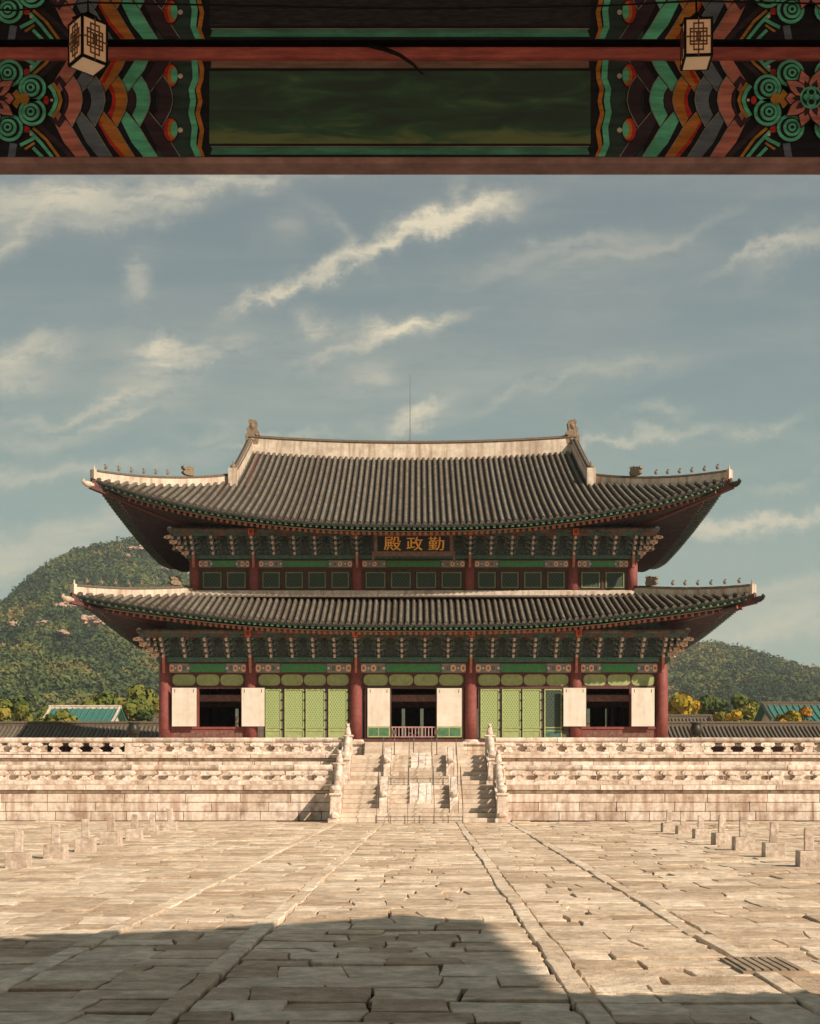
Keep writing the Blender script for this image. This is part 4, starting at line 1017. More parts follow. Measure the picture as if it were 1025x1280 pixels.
    for q_ in (-1, 1):
        b.box(HX + q_ * 13.4 - .08, HX + q_ * 13.4 + .08, HY - 8.7, HY + 8.7, 12.9, 14.8)
        b.box(HX + q_ * 14.93 - .07, HX + q_ * 14.93 + .07, HY - 10.1, HY + 10.1, 4.1, 8.3)
    b.box(HX - 13, HX + 13, HY + 8.9, HY + 9.05, 12.9, 14.8)
    b.build('side_wall', 'darkred', hall)
    # name board: three gold characters read from right to left
    D = 79.6; c = px(517, 679.5, D); tilt = R(12); up = Vector((0, -math.sin(tilt), math.cos(tilt))); nn = Vector((0, -math.cos(tilt), -math.sin(tilt))); ex = Vector((1, 0, 0))
    b = MB(); b.obox(c, 2.16, .03, .46, ex, nn, up); bo = b.build('name_board', 'black', hall)
    b = MB()
    for (o_, hx, hz) in ((up * .54, 2.34, .10), (-up * .60, 2.5, .15), (ex * 2.26, .11, .62), (-ex * 2.26, .11, .62)): b.obox(c + o_ + nn * (.03 + .01 * hz), hx, .05, hz, ex, nn, up)
    for q_ in (-1, 1): b.obox(c - up * .85 + ex * (q_ * 2.42), .07, .05, .25, ex, nn, up)
    b.build('board_frame', 'pboard', bo, bevel=.02)
    for ch, X_ in (('\u6bbf', -1.28), ('\u653f', 0.05), ('\u52e4', 1.34)):
        cu = bpy.data.curves.new('t', 'FONT'); cu.body = ch; cu.size = 1.02; cu.extrude = .012; cu.align_x = 'CENTER'; cu.align_y = 'CENTER'
        to = bpy.data.objects.new('t', cu); COL.objects.link(to); bpy.context.view_layer.update()
        me = bpy.data.meshes.new_from_object(to.evaluated_get(bpy.context.evaluated_depsgraph_get())); bpy.data.objects.remove(to)
        vs = np.array([v.co[:] for v in me.vertices]); mid = (vs.max(0) + vs.min(0)) / 2; sc_ = .80 / (vs[:, 1].max() - vs[:, 1].min())
        for v in me.vertices:
            q = (v.co - Vector(mid)) * sc_; v.co = ex * (q.x * 1.18) + up * q.y + nn * (q.z)
        bmx = bmesh.new(); bmx.from_mesh(me)                # brush weight: the strokes struck twice, slightly shifted
        gd = bmesh.ops.duplicate(bmx, geom=bmx.verts[:] + bmx.edges[:] + bmx.faces[:]); bmesh.ops.translate(bmx, verts=[v for v in gd['geom'] if isinstance(v, bmesh.types.BMVert)], vec=ex * .026 + up * .008 - nn * .0015)
        bmx.to_mesh(me); bmx.free()
        me.materials.clear(); me.materials.append(G['gold']); o = bpy.data.objects.new('board_character', me); COL.objects.link(o); place(o, c + ex * X_ + nn * .048, bo)
facade()

# ------------------------------------------------------------------ the gate the picture is taken from
GS = F / 5.6
def gx_(x): return (x - PX0) / GS
def gz_(y): return EYE + (PY0 - y) / GS
def clip_y(poly, y0, y1):
    for lim, keep in ((y0, lambda p: p[1] >= y0), (y1, lambda p: p[1] <= y1)):
        out = []
        for i, p in enumerate(poly):
            q = poly[(i + 1) % len(poly)]
            if keep(p): out.append(p)
            if keep(p) != keep(q): t = (lim - p[1]) / (q[1] - p[1]); out.append((p[0] + (q[0] - p[0]) * t, lim))
        poly = out
    return poly
def stroke(pts, w):
    L_, R_ = [], []
    for i, p in enumerate(pts):
        a = pts[max(0, i - 1)]; c = pts[min(len(pts) - 1, i + 1)]; dx, dy = c[0] - a[0], c[1] - a[1]; l = math.hypot(dx, dy)
        nx, ny = -dy / l * w / 2, dx / l * w / 2; L_.append((p[0] + nx, p[1] + ny)); R_.append((p[0] - nx, p[1] - ny))
    return L_ + R_[::-1]
def circ(cx, cy, r, n=20, a0=0, a1=360, ry=None):
    return [(cx + r * math.cos(R(a0 + (a1 - a0) * i / n)), cy + (ry or r) * math.sin(R(a0 + (a1 - a0) * i / n))) for i in range(n if a1 - a0 == 360 else n + 1)]
PM = ['p_black', 'p_teal', 'p_salmon', 'p_orange', 'p_red', 'p_grey', 'p_plum', 'p_dkgreen', 'p_white', 'p_ochre', 'p_line', 'p_brown', 'p_redbar', 'p_tealdull']
for n_, c_ in zip(PM, [(42, 42, 50), (116, 222, 184), (226, 142, 128), (216, 138, 66), (214, 64, 52), (122, 134, 150), (74, 58, 70), (62, 84, 80), (240, 225, 200), (206, 146, 66), (170, 164, 152), (158, 126, 112), (204, 108, 100), (92, 168, 142)]):
    G[n_] = mat('paint' + n_[1:], c_, var=.22, scale=14, rough=.7, stretch=(.35, 1, 2.5), bump=.001, bscale=30, soil=tuple(int(v * .6) + 12 for v in c_), soil_amt=.55)
def painting(parent, dy, name):
    """the painted ends and centre panel of one beam, drawn in photo pixels, y0..y1 = 73..197 (+dy)"""
    b = MB(); lay = [0]
    Y0, Y1 = 73, 197
    def put(poly, m, level, mir=True):
        poly = clip_y(poly, Y0, Y1)
        if len(poly) < 3: return
        for k in ((0, 1) if mir else (0,)):
            P = [((1000 - x if k else x), y) for x, y in poly]
            yy = 5.6 - .003 - .0014 * level
            n = b.add([(gx_(x), yy, gz_(y + dy)) for x, y in P]); idx = [n + i for i in range(len(P))]; ar = sum(P[i][0] * P[(i + 1) % len(P)][1] - P[(i + 1) % len(P)][0] * P[i][1] for i in range(len(P)))
            b.face(idx if ar < 0 else idx[::-1], PM.index(m))
    put([(-170, Y0), (262, Y0), (262, Y1), (-170, Y1)], 'p_black', 0)
    put([(196, Y0), (243, Y0), (240, 113), (242, 128), (239, 142), (244, 161), (242, 182), (249, Y1), (196, Y1)], 'p_dkgreen', 1)
    A = [(173, 70), (189, 70), (181, 88), (160, 117), (153, 102)]
    B = [(166, 110.8), (177, 97), (184, 107), (187.5, 117), (188.8, 127.6), (186, 140), (175.5, 160.5), (166, 145.5), (170.5, 136), (171.7, 127.6), (170.5, 119)]
    C = [(157.8, 140), (152, 152.5), (165, 179), (180, 197.5), (198, 197.5), (186, 179), (175.4, 161)]
    sh = lambda P, d, s=1.: [(x + d, y) for x, y in P]
    # the dark band outermost, then teal, orange, grey, salmon: each an arm, a bulge and an arm
    for d, m, m2 in ((28, 'p_plum', None), (0, 'p_teal', 'p_plum'), (-28.6, 'p_orange', 'p_red'), (-56.6, 'p_grey', 'p_black'), (-84.6, 'p_salmon', 'p_plum')):
        for P in (A, C): put(stroke(sh(P, d) + [sh(P, d)[0]], 2.2), 'p_black', 2)
        put(sh(A, d), m, 3); put(sh(C, d), m, 3)
        put(stroke(sh([(189, 70), (181, 88), (160, 117)], d), 1.0), 'p_line', 4); put(stroke(sh([(157.8, 140), (175.4, 161), (186, 179), (198, 197.5)], d), 1.0), 'p_line', 4)
        put(stroke(sh(B, d) + [sh(B, d)[0]], 2.6), 'p_black', 5); put(sh(B, d), m, 6)
        put(stroke(sh([(177, 97), (184, 107), (187.5, 117), (188.8, 127.6), (186, 140), (175.5, 160.5)], d), 1.0), 'p_line', 7)
        if m2 == 'p_red':
            put(sh([(165, 112), (169, 108), (173.5, 119), (174.5, 128), (173, 138), (169, 150), (164, 144), (169, 134), (170, 122)], d), 'p_red', 7)
            put(sh([(154, 152), (151.5, 154), (165, 179), (180, 197.5), (186, 197.5), (170, 179), (160, 164)], d), 'p_red', 4); put(sh([(173, 70), (178, 70), (160, 106), (155, 104)], d), 'p_red', 4)
        elif m2 and d > -80: put(sh([(157, 120), (165, 112), (170, 121), (171, 128), (169, 138), (165, 144), (158, 137)], d), m2, 5)
    put(stroke([(66, 112), (75, 100), (84, 113), (86.5, 127.6), (84, 142), (74, 157), (65, 146)], 9), 'p_plum', 5)
    put(stroke([(67, 106), (74, 116), (77.5, 127.6), (74, 139), (67, 149)], 4), 'p_ochre', 8)
    put(stroke([(63, 109), (68.5, 117), (72, 127.6), (68.5, 138), (63, 147)], 5), 'p_teal', 9)
    put(circ(59, 127.6, 3.6, 10, ry=5.5), 'p_red', 9); put(circ(66, 127.6, 2, 8), 'p_white', 10)
    for sgn in (1, -1):
        f = lambda P: [(x, y if sgn == 1 else 255.2 - y) for x, y in P]
        put(stroke(f([(46, 154), (62, 170), (80, 186), (96, 204)]), 6), 'p_plum', 2); put(stroke(f([(42, 161), (58, 175), (76, 200)]), 3.6), 'p_ochre', 3)
        put(stroke(f([(38, 165), (52, 180), (68, 200)]), 4), 'p_teal', 4); put(stroke(f([(26, 183), (38, 177), (46, 172)]), 4.4), 'p_teal', 5); put(stroke(f([(32, 188), (44, 180)]), 3), 'p_ochre', 5)
        put(stroke(f([(42, 186), (56, 200)]), 4), 'p_teal', 5); put(circ(34, f([(0, 163)])[0][1], 4.6, 10), 'p_red', 6); put(circ(40, f([(0, 170)])[0][1], 2.2, 8), 'p_white', 7)
    # lotus flower between swirls
    cx, cy = -10.5, 128
    for s_ in (1, -1):
        for (ang, r_) in ((16, 54.5), (-16, 54.5), (54, 40), (-54, 40)):
            x, y = cx + s_ * r_ * math.cos(R(ang)), cy - r_ * math.sin(R(ang)) * 1.0
            if abs(ang) == 54: y = cy - math.copysign(34, ang)
            for k, (rr, m) in enumerate(((18.5, 'p_black'), (17.2, 'p_teal'), (13.2, 'p_black'), (11.0, 'p_teal'), (7.2, 'p_black'), (5.2, 'p_teal'), (2.2, 'p_black'))): put(circ(x + (0 if k < 3 else -s_ * 1.6), y, rr), m, 8 + k + (2 if abs(ang) == 16 else 0))
        put([(cx + s_ * a, cy + c_) for a, c_ in ((22, 0), (34, -12), (38, -5), (46, -8), (50, 0), (46, 8), (38, 5), (34, 12))], 'p_ochre', 19)
        put(stroke([(cx + s_ * 28, cy - 52), (cx + s_ * 24, cy - 76)], 9), 'p_grey', 2); put(stroke([(cx + s_ * 28, cy + 52), (cx + s_ * 24, cy + 76)], 9), 'p_grey', 2)
    for k in range(10):
        a = R(36 * k); L_ = 31 if k in (0, 5) else 37
        def loc(u, v): return (cx + u * math.cos(a) - v * math.sin(a), cy + u * math.sin(a) + v * math.cos(a))
        lv = 20 + (k % 2) * 3
        put([loc(*q) for q in ((8, -4), (17, -9.5), (27, -8), (L_ + 2, 0), (27, 8), (17, 9.5), (8, 4))], 'p_black', lv); put([loc(*q) for q in ((8, -3), (17, -8), (26, -6.5), (L_, 0), (26, 6.5), (17, 8), (8, 3))], 'p_salmon', lv + 1)
        put([loc(*q) for q in ((9, -2), (16, -4), (24, 0), (16, 4), (9, 2))], 'p_plum', lv + 2)
    put(circ(cx, cy, 14), 'p_teal', 27); put(circ(cx, cy, 11.5), 'p_black', 28)
    for q in (-1, 1): put(circ(cx, cy + q * 6, 6), 'p_teal', 29); put(circ(cx, cy + q * 6, 3.4), 'p_black', 30); put(circ(cx + q * 6, cy, 4), 'p_teal', 29)
    # half lotuses and dots before the wavy border
    for yc in (96, 163.5):
        put(circ(214, yc, 10, 16, ry=16), 'p_black', 4); put(circ(214, yc, 8.8, 16, ry=14.5), 'p_red', 5); put([(x, y) for x, y in circ(216, yc, 6, 14, ry=12.5)], 'p_orange', 6); put(circ(218.6, yc, 4.2, 12, ry=9.5), 'p_teal', 7); put(circ(226, yc + .5, 3.2, 12), 'p_white', 5)
    put(stroke([(243, 72), (244.5, 88), (245, 100), (240, 113), (242, 127.6), (239.5, 142), (244, 161), (242, 182), (249, 198)], 7.5), 'p_teal', 5)
    put(stroke([(249, 72), (253, 88), (252, 100), (248, 113), (250.8, 128), (247.5, 143), (253, 164), (249.5, 186), (254, 198)], 5.5), 'p_orange', 4)
    put([(262, Y0), (738, Y0), (738, Y1), (262, Y1)], 'p_black', 1, False); put([(264, Y0), (736, Y0), (736, 86), (264, 86)], 'p_brown', 2, False)
    put([(266, 185.5), (734, 185.5), (737, 194), (263, 194)], 'p_tealdull', 2, False); put([(264, 183.6), (736, 183.6), (736, 185.2), (264, 185.2)], 'p_line', 3, False)
    o = b.build(name, PM, parent, origin=(0, 5.6, gz_(135 + dy)), fix=False)
    c = MB(); c.box(gx_(262), gx_(738), 5.6 - .008, 5.6 - .004, gz_(180.5 + dy), gz_(90 + dy)); c.build('landscape_panel', 'landscape' if dy == 0 else 'p_net', parent)
def landscape_mat():
    m = bpy.data.materials.new('worn_landscape_painting'); m.use_nodes = True; nt = m.node_tree; N = nt.nodes; L = nt.links; b = N['Principled BSDF']; b.inputs['Roughness'].default_value = .75
    tc = N.new('ShaderNodeTexCoord'); mp = N.new('ShaderNodeMapping'); mp.inputs['Scale'].default_value = (1.1, 1, 5); L.new(tc.outputs['Object'], mp.inputs[0])
    n = N.new('ShaderNodeTexNoise'); n.inputs['Scale'].default_value = 3.2; n.inputs['Detail'].default_value = 6; n.inputs['Distortion'].default_value = .8; L.new(mp.outputs[0], n.inputs[0])
    s = N.new('ShaderNodeSeparateXYZ'); L.new(tc.outputs['Object'], s.inputs[0])
    mr = N.new('ShaderNodeMapRange'); mr.inputs[1].default_value = .10; mr.inputs[2].default_value = 0.0; L.new(s.outputs[2], mr.inputs[0])
    ad = N.new('ShaderNodeMath'); ad.operation = 'MULTIPLY_ADD'; L.new(mr.outputs[0], ad.inputs[0]); ad.inputs[1].default_value = .3; L.new(n.outputs[0], ad.inputs[2])
    rp = N.new('ShaderNodeValToRGB'); L.new(ad.outputs[0], rp.inputs[0]); cr = rp.color_ramp
    for i, (p, c) in enumerate([(.35, (62, 76, 72)), (.5, (64, 90, 76)), (.62, (70, 106, 82)), (.78, (122, 136, 92))]):
        e = cr.elements[i] if i < 2 else cr.elements.new(p); e.position = p; e.color = lin(c)
    L.new(rp.outputs[0], b.inputs['Base Color']); return m
G['landscape'] = landscape_mat(); G['p_net'] = mat('dark_netting', (66, 66, 72), var=.3, scale=60, stretch=(.3, 1, 3))

def make_gate():
    g = empty('palace_gate', (0, 0, 0), 'two-storey timber gate whose colourful painted beams span the top of the view', 'gate')
    b = MB(); b.box(-18, 18, -4.6, 6.6, -.05, .6); b.build('gate_platform', 'stone', g)
    proto = None
    for x in (-12, -7.6, -3.1, 3.1, 7.6, 12):
        for y in (-2.45, 5.75):
            if proto is None: b = MB(); b.lathe([(.27, 0), (.26, 4.9)], (x, y, .6), 16); proto = b.build('column', 'red', g, origin=(x, y, .6))
            else: inst(proto, (x, y, .6), g)
    # painted front beams across the middle bay and plain ones beside it
    b = MB(); b.box(-2.86, 2.86, 5.6, 5.69, gz_(197), gz_(74)); lowb = b.build('painted_beam', 'p_black', g)
    b = MB(); b.box(-2.86, 2.86, 5.585, 5.70, gz_(206), gz_(197.4)); b.build('beam_edge', 'wood', lowb, bevel=.008)
    b = MB(); b.box(-2.86, 2.86, 5.57, 5.66, gz_(77), gz_(62)); b.build('red_rail', 'p_redbar', g, bevel=.012)
    b = MB(); b.box(-2.86, 2.86, 5.6, 5.8, gz_(50), gz_(-73)); upb = b.build('painted_beam', 'p_black', g)
    b = MB(); b.box(-2.86, 2.86, 5.66, 5.8, gz_(74) + .002, gz_(50) - .002); b.build('filler_board', 'p_black', g)
    painting(lowb, 0, 'painted_pattern'); painting(upb, -147, 'painted_pattern')
    b = MB()
    for s_ in (-1, 1):
        b.box(min(s_ * 3.3, s_ * 12), max(s_ * 3.3, s_ * 12), 5.6, 5.85, 4.7, 5.6)
        b.box(s_ * 12 - .12, s_ * 12 + .12, -2.3, 5.5, 5.1, 5.6)
    b.box(-12, 12, -2.6, -2.35, 5.25, 5.6); b.box(-12, 12, 5.62, 5.8, 5.62, 6.6); b.box(-12, 12, -2.56, -2.4, 5.62, 6.6)
    for x in (-7.6, -3.1, 3.1, 7.6): b.box(x - .14, x + .14, -2.3, 5.55, 5.75, 6.2)
    b.build('tie_beam', 'teal', g)
    b = MB(); b.box(-11.8, 11.8, -2.35, 5.5, 6.4, 6.5); b.build('ceiling', 'dteal', g)
    b = MB()
    for s_ in (-1, 1): b.box(-11, 11, 1.6 + s_ * 2.8 - .08, 1.6 + s_ * 2.8 + .08, 6.5, 10.8); b.box(s_ * 11 - .08, s_ * 11 + .08, -1.1, 4.3, 6.5, 10.8)
    b.build('upper_wall', 'darkred', g)
    lo = Roof(0, 1.6, 16.4, 5.5, 2.7, 5.62, 1.5, .7, 8, 2.3, .4); up = Roof(0, 1.6, 14.0, 5.0, 5.0, 10.1, 4.2, 1.5, 9, 2.0, 1.3, gx=11.2, sag=.3)
    for rf, wx, wy, zi, dz in ((lo, 12, 4.05, 6.25, .5), (up, 11, 2.8, 10.4, .6)):
        tiles(rf, g, pitch=.42, tl=.8, rad=.11); eaves(rf, g, wx, wy, zi, dz, .24, pitch=.45)
        for sx in (-1, 1):
            for side in (0, 2):
                pts = [rf.P(side, (sx if side == 0 else -sx) * (rf.Wx - q), q) for q in np.linspace(.1, rf.top, 10)]; ridge(pts, .4, -.15, .55, 'hip_ridge', g, .1)
    ridge([up.P(0, x, 5.0) for x in np.linspace(-11, 11, 15)], .6, -.3, .9, 'main_ridge', g, .14)
    for sx in (-1, 1):
        for side in (0, 2): ridge([up.P(side, sx * 11.0, q) for q in np.linspace(2.9, 4.9, 8)], .4, -.2, .7, 'descending_ridge', g, .1)
        c = MB(); fr = [(up.P(0, 11.2, q).y, up.P(0, 11.2, q).z - .1) for q in np.linspace(2.8, 5.0, 6)]; c.prism(fr + [(3.2 - y, z) for y, z in fr[::-1]][1:], 'x', sx * 10.6 - .05, sx * 10.6 + .05); c.build('gable_wall', 'darkred', g)
make_gate()

def lantern(x, ztop, D, rz, label, hw, h):
    t = empty('hanging_lantern', (x, D, ztop - h), label, 'lantern', 'paper lanterns hung from the gate beam'); z0 = ztop - h
    def fin(o): return o
    b = MB(); e = .0045
    for sx in (-1, 1):
        for sy in (-1, 1): b.box(x + sx * hw - e, x + sx * hw + e, D + sy * hw - e, D + sy * hw + e, z0, ztop)
    for z in (z0 + e, ztop - e):
        for s_ in (-1, 1): b.box(x - hw + e, x + hw - e, D + s_ * hw - e, D + s_ * hw + e, z - e, z + e); b.box(x + s_ * hw - e, x + s_ * hw + e, D - hw + e, D + hw - e, z - e, z + e)
    b.lathe([(hw * 1.35, 0), (hw * .4, .035), (.008, .045)], (x, D, ztop), 4)
    b.build('lantern_frame', 'black', t)
    b = MB()
    for s_ in (-1, 1): b.box(x - hw + e, x + hw - e, D + s_ * hw - .002, D + s_ * hw + .002, z0 + 2 * e, ztop - 2 * e); b.box(x + s_ * hw - .002, x + s_ * hw + .002, D - hw + e, D + hw - e, z0 + 2 * e, ztop - 2 * e)
    b.build('paper_pane', 'lampaper', t)
    b = MB(); b.box(x - hw + e, x + hw - e, D - hw + e, D + hw - e, z0 - .001, z0 + .003); b.build('base_pane', 'lampbase', t)
    b = MB(); w = .0026                                  # fretwork of nested squares on each side
    H = ztop - z0
    def bars(fn):
        for (u0, u1, v0, v1) in ((-.35, .35, .16, .16), (-.35, .35, .84, .84), (-.35, -.35, .16, .84), (.35, .35, .16, .84), (-.62, .62, .38, .38), (-.62, .62, .62, .62), (-.62, -.62, .30, .70), (.62, .62, .30, .70), (-.62, -.1, .30, .30), (.1, .62, .30, .30), (-.62, -.1, .70, .70), (.1, .62, .70, .70), (0, 0, .02, .98), (-.95, .95, .5, .5), (-.13, .13, .42, .42), (-.13, .13, .58, .58), (-.13, -.13, .42, .58), (.13, .13, .42, .58)): fn(u0 * hw, u1 * hw, z0 + v0 * H, z0 + v1 * H)
    for s_ in (-1, 1):
        bars(lambda a, c, p, q: b.box(x + a - w, x + c + w, D + s_ * (hw + .004) - .0015, D + s_ * (hw + .004) + .0015, p - w, q + w))
        bars(lambda a, c, p, q: b.box(x + s_ * (hw + .004) - .0015, x + s_ * (hw + .004) + .0015, D + a - w, D + c + w, p - w, q + w))
    b.build('fretwork', 'fret', t)
    b = MB(); b.tube([(x, D, ztop + .03), (x, D, 5.74)], .004, 6); b.build('cord', 'black', t)
    t.rotation_euler.z = rz
G['fret'] = mat('fret_wood', (128, 92, 68), var=.1)
def paper_mat(name, c):
    m = mat(name, c, var=.05, scale=20); nt = m.node_tree; p = nt.nodes['Principled BSDF']
    tr = nt.nodes.new('ShaderNodeBsdfTranslucent'); tr.inputs[0].default_value = lin(c); mx = nt.nodes.new('ShaderNodeMixShader'); mx.inputs[0].default_value = .5
    p.inputs['Emission Color'].default_value = lin((255, 214, 170)); p.inputs['Emission Strength'].default_value = .14  # weak glow added to brighten the paper, which only daylight reaches
    nt.links.new(p.outputs[0], mx.inputs[1]); nt.links.new(tr.outputs[0], mx.inputs[2]); nt.links.new(mx.outputs[0], nt.nodes['Material Output'].inputs[0]); return m
G['lampaper'] = paper_mat('lantern_paper', (244, 214, 178)); G['lampbase'] = paper_mat('lantern_base_paper_lit', (250, 236, 214))  # base paper made paler, standing in for light coming up from the ground
p = px(110, 30, 5.2); lantern(p.x, p.z, 5.2, R(42), 'small square paper lantern hung cornerwise, left of the pair', .052, .165)
p = px(870.5, 31, 5.2); lantern(p.x, p.z, 5.2, R(-3), 'small square paper lantern hung face on, right of the pair', .051, .150)
def cables():
    b = MB(); D = 5.45
    b.tube([px(462, 57, 5.55), px(480, 61, D), px(500, 69, D), px(516, 80, D), px(529, 93, 5.5)], [.009, .009, .008, .006, .003], 8)
    tag(b.build('bent_hook', 'black'), 'short bent black hook hanging over the middle of the lower painted beam', 'hook')
    b = MB(); b.tube([px(-60, 10, 5.3), px(20, 13, 5.3), px(70, 8, 5.3), px(110, 3, 5.3), px(250, 6, 5.3), px(520, 11, 5.3), px(760, 7, 5.3), px(870, 1, 5.3), px(1090, 6, 5.3)], .0035, 6)
    tag(b.build('lamp_cable', 'black'), 'thin dark cable strung along the upper beam between the two lanterns', 'cable')
    b = MB(); c = Vector((3.86, 13.4, 0)); b.box(3.45, 4.15, 14.1, 15.2, -.05, .028)
    o = b.build('drain_frame', 'drain'); tag(o, 'flat grey slatted drain cover set in the paving at the lower right', 'drain cover')
    b = MB()
    for k in range(7): b.box(3.5 + k * .093, 3.5 + k * .093 + .06, 14.16, 15.14, .03, .045)
    b.build('slat', 'drain', o)
cables()

# ------------------------------------------------------------------ buildings behind
def gable_building(label, cat, name, x0, x1, Dc, half, zr, ze, wallm, tilem, rowm, group=None, over=.5, pitch=.36, ridge_m='capt', wz0=0., cut=.6, both=True):
    t = empty(name, ((x0 + x1) / 2, Dc, 0), label, cat, group)
    P = lambda x, s: Vector((x, Dc - half + s, ze + (zr - ze) * (.72 * s / half + .28 * (s / half) ** 2)))
    P2 = lambda x, s: Vector((x, Dc + half - s, ze + (zr - ze) * (.72 * s / half + .28 * (s / half) ** 2)))
    b = MB(); 
    for f in (P, P2):
        n = b.add([f(x, s) + Vector((0, 0, dz)) for dz in (0, -.2) for x in (x0, x1) for s in np.linspace(0, half, 6)])
        for k in range(5): b.face([n + k, n + 6 + k, n + 7 + k, n + 1 + k]); b.face([n + 12 + k, n + 18 + k, n + 19 + k, n + 13 + k])
        b.face([n, n + 6, n + 18, n + 12])
    sl = b.build('roof_slope', 'tile' if tilem == 'tile_dark' else tilem, t, fix=False); b = MB()
    k = max(1, int((x1 - x0) / pitch))
    for i in range(k + 1):
        x = x0 + (x1 - x0) * i / k; 
        for f in (P, P2): b.tube([f(x, s) + Vector((0, 0, .03)) for s in np.linspace(-.03, half, 6)], .125, 6, 0, random.uniform(-.6, .6))
    b.build('tile_rows', rowm, sl, fix=False)
    ridge([(x, Dc, zr - .05) for x in np.linspace(x0 - .1, x1 + .1, 9)], .45, -.1, .32, 'main_ridge', t, .1, (ridge_m, ridge_m if ridge_m != 'capt' else 'capt'))
    for x in (x0 + .15, x1 - .15):
        for f in (P, P2): ridge([f(x, s) for s in np.linspace(.2, half - .1, 6)], .32, -.05, .28, 'gable_ridge', t, .08, (ridge_m, ridge_m))
    b = MB(); w = half - .9
    for x in (x0 + .9, x1 - .9): b.prism([(Dc - w, wz0), (Dc + w, wz0), (Dc + w, ze + .1), (Dc, zr - .3), (Dc - w, ze + .1)], 'x', x - .1, x + .1)
    for q in (-1, 1): b.box(x0 + 1, x1 - 1, Dc + q * w - .1, Dc + q * w + .1, wz0, ze + .15)
    b.build('wall', wallm, t); n = max(2, int((x1 - x0) / 4)); b = MB()
    for i in range(n + 1): x = x0 + 1 + (x1 - x0 - 2) * i / n; b.lathe([(.2, 0), (.18, ze - wz0)], (x, Dc - w - .12, wz0), 8)
    b.build('wall_posts', 'red', t); return t
gable_building('long grey-tiled corridor building behind the terrace, left of the hall', 'corridor', 'palace_corridor', -46, -13.5, 116, 3.6, 6.45, 4.8, 'darkred', 'tile_dark', 'tile', 'corridor wings behind the hall')
gable_building('long grey-tiled corridor building behind the terrace, right of the hall', 'corridor', 'palace_corridor', 14.5, 46, 116, 3.6, 6.45, 4.8, 'darkred', 'tile_dark', 'tile', 'corridor wings behind the hall')
gable_building('small grey tiled roof just above the left corridor, next to the hall', 'building', 'palace_building', px(192, 0, 136).x, px(300, 0, 136).x, 136, 3.5, px(0, 899, 136).z, 6.2, 'darkred', 'tile_dark', 'tile')
gable_building('low grey tiled roof just above the right corridor, ending in a small gable', 'building', 'palace_building', px(760, 0, 136).x, px(889, 0, 136).x, 136, 3.5, px(0, 898, 136).z, 6.2, 'darkred', 'tile_dark', 'tile')
gable_building('blue-green roof with white ridges below the left mountain', 'building', 'blue_roof_house', px(62, 0, 190).x, px(151, 0, 190).x, 190, 5.5, px(0, 885, 190).z, px(0, 897, 190).z - 1.2, 'plaster', 'jade', 'jade', ridge_m='plaster', pitch=.8)
g = gable_building('blue-green gabled roof half behind yellow trees at the right edge', 'building', 'blue_roof_house', px(952, 0, 175).x, px(1060, 0, 175).x, 175, 5.0, px(0, 881, 175).z, px(0, 899, 175).z - .5, 'plaster', 'jade', 'jade', pitch=.8)

# ------------------------------------------------------------------ mountains, forest, trees
CREST_X = [-400, -120, -40, 0, 30, 60, 80, 100, 130, 150, 165, 180, 200, 220, 250, 300, 380, 480, 600, 700, 780, 830, 850, 880, 905, 930, 960, 1000, 1025, 1100, 1300, 1700]
CREST_Y = [900, 850, 800, 766, 737, 712, 702, 690, 678, 674, 673, 679, 695, 711, 735, 775, 830, 860, 858, 842, 826, 818, 815, 811, 812, 818, 826, 834, 840, 856, 880, 915]
YC = 1400.
def terrain(x, y):
    u = PX0 + x / YC * F * (YC / max(y, 350.)) * (.35 + .65 * y / YC)     # spurs fan a little towards the viewer
    zc = EYE + (PY0 - np.interp(u, CREST_X, CREST_Y) - 6 - 13 * math.exp(-(u / 55) ** 2)) * YC / F
    t = min(1, max(0, (y - 330) / (YC - 330))); s = t * (.72 * t + .28)
    k = math.exp(-((y - YC) / 700) ** 2) if y > YC else 1
    n = mnoise.fractal(Vector((x * .006, y * .006, 3)), .9, 2.1, 5)
    rid = 1 - abs(mnoise.noise(Vector((x * .011 + 5, y * .003, 1)))) * 2
    return zc * s * k + (n * 18 + rid * 15) * min(1, t * 3) * (1 - .72 * max(0, 1 - abs(y - YC) / 160)) * s - (1 - t) * 3
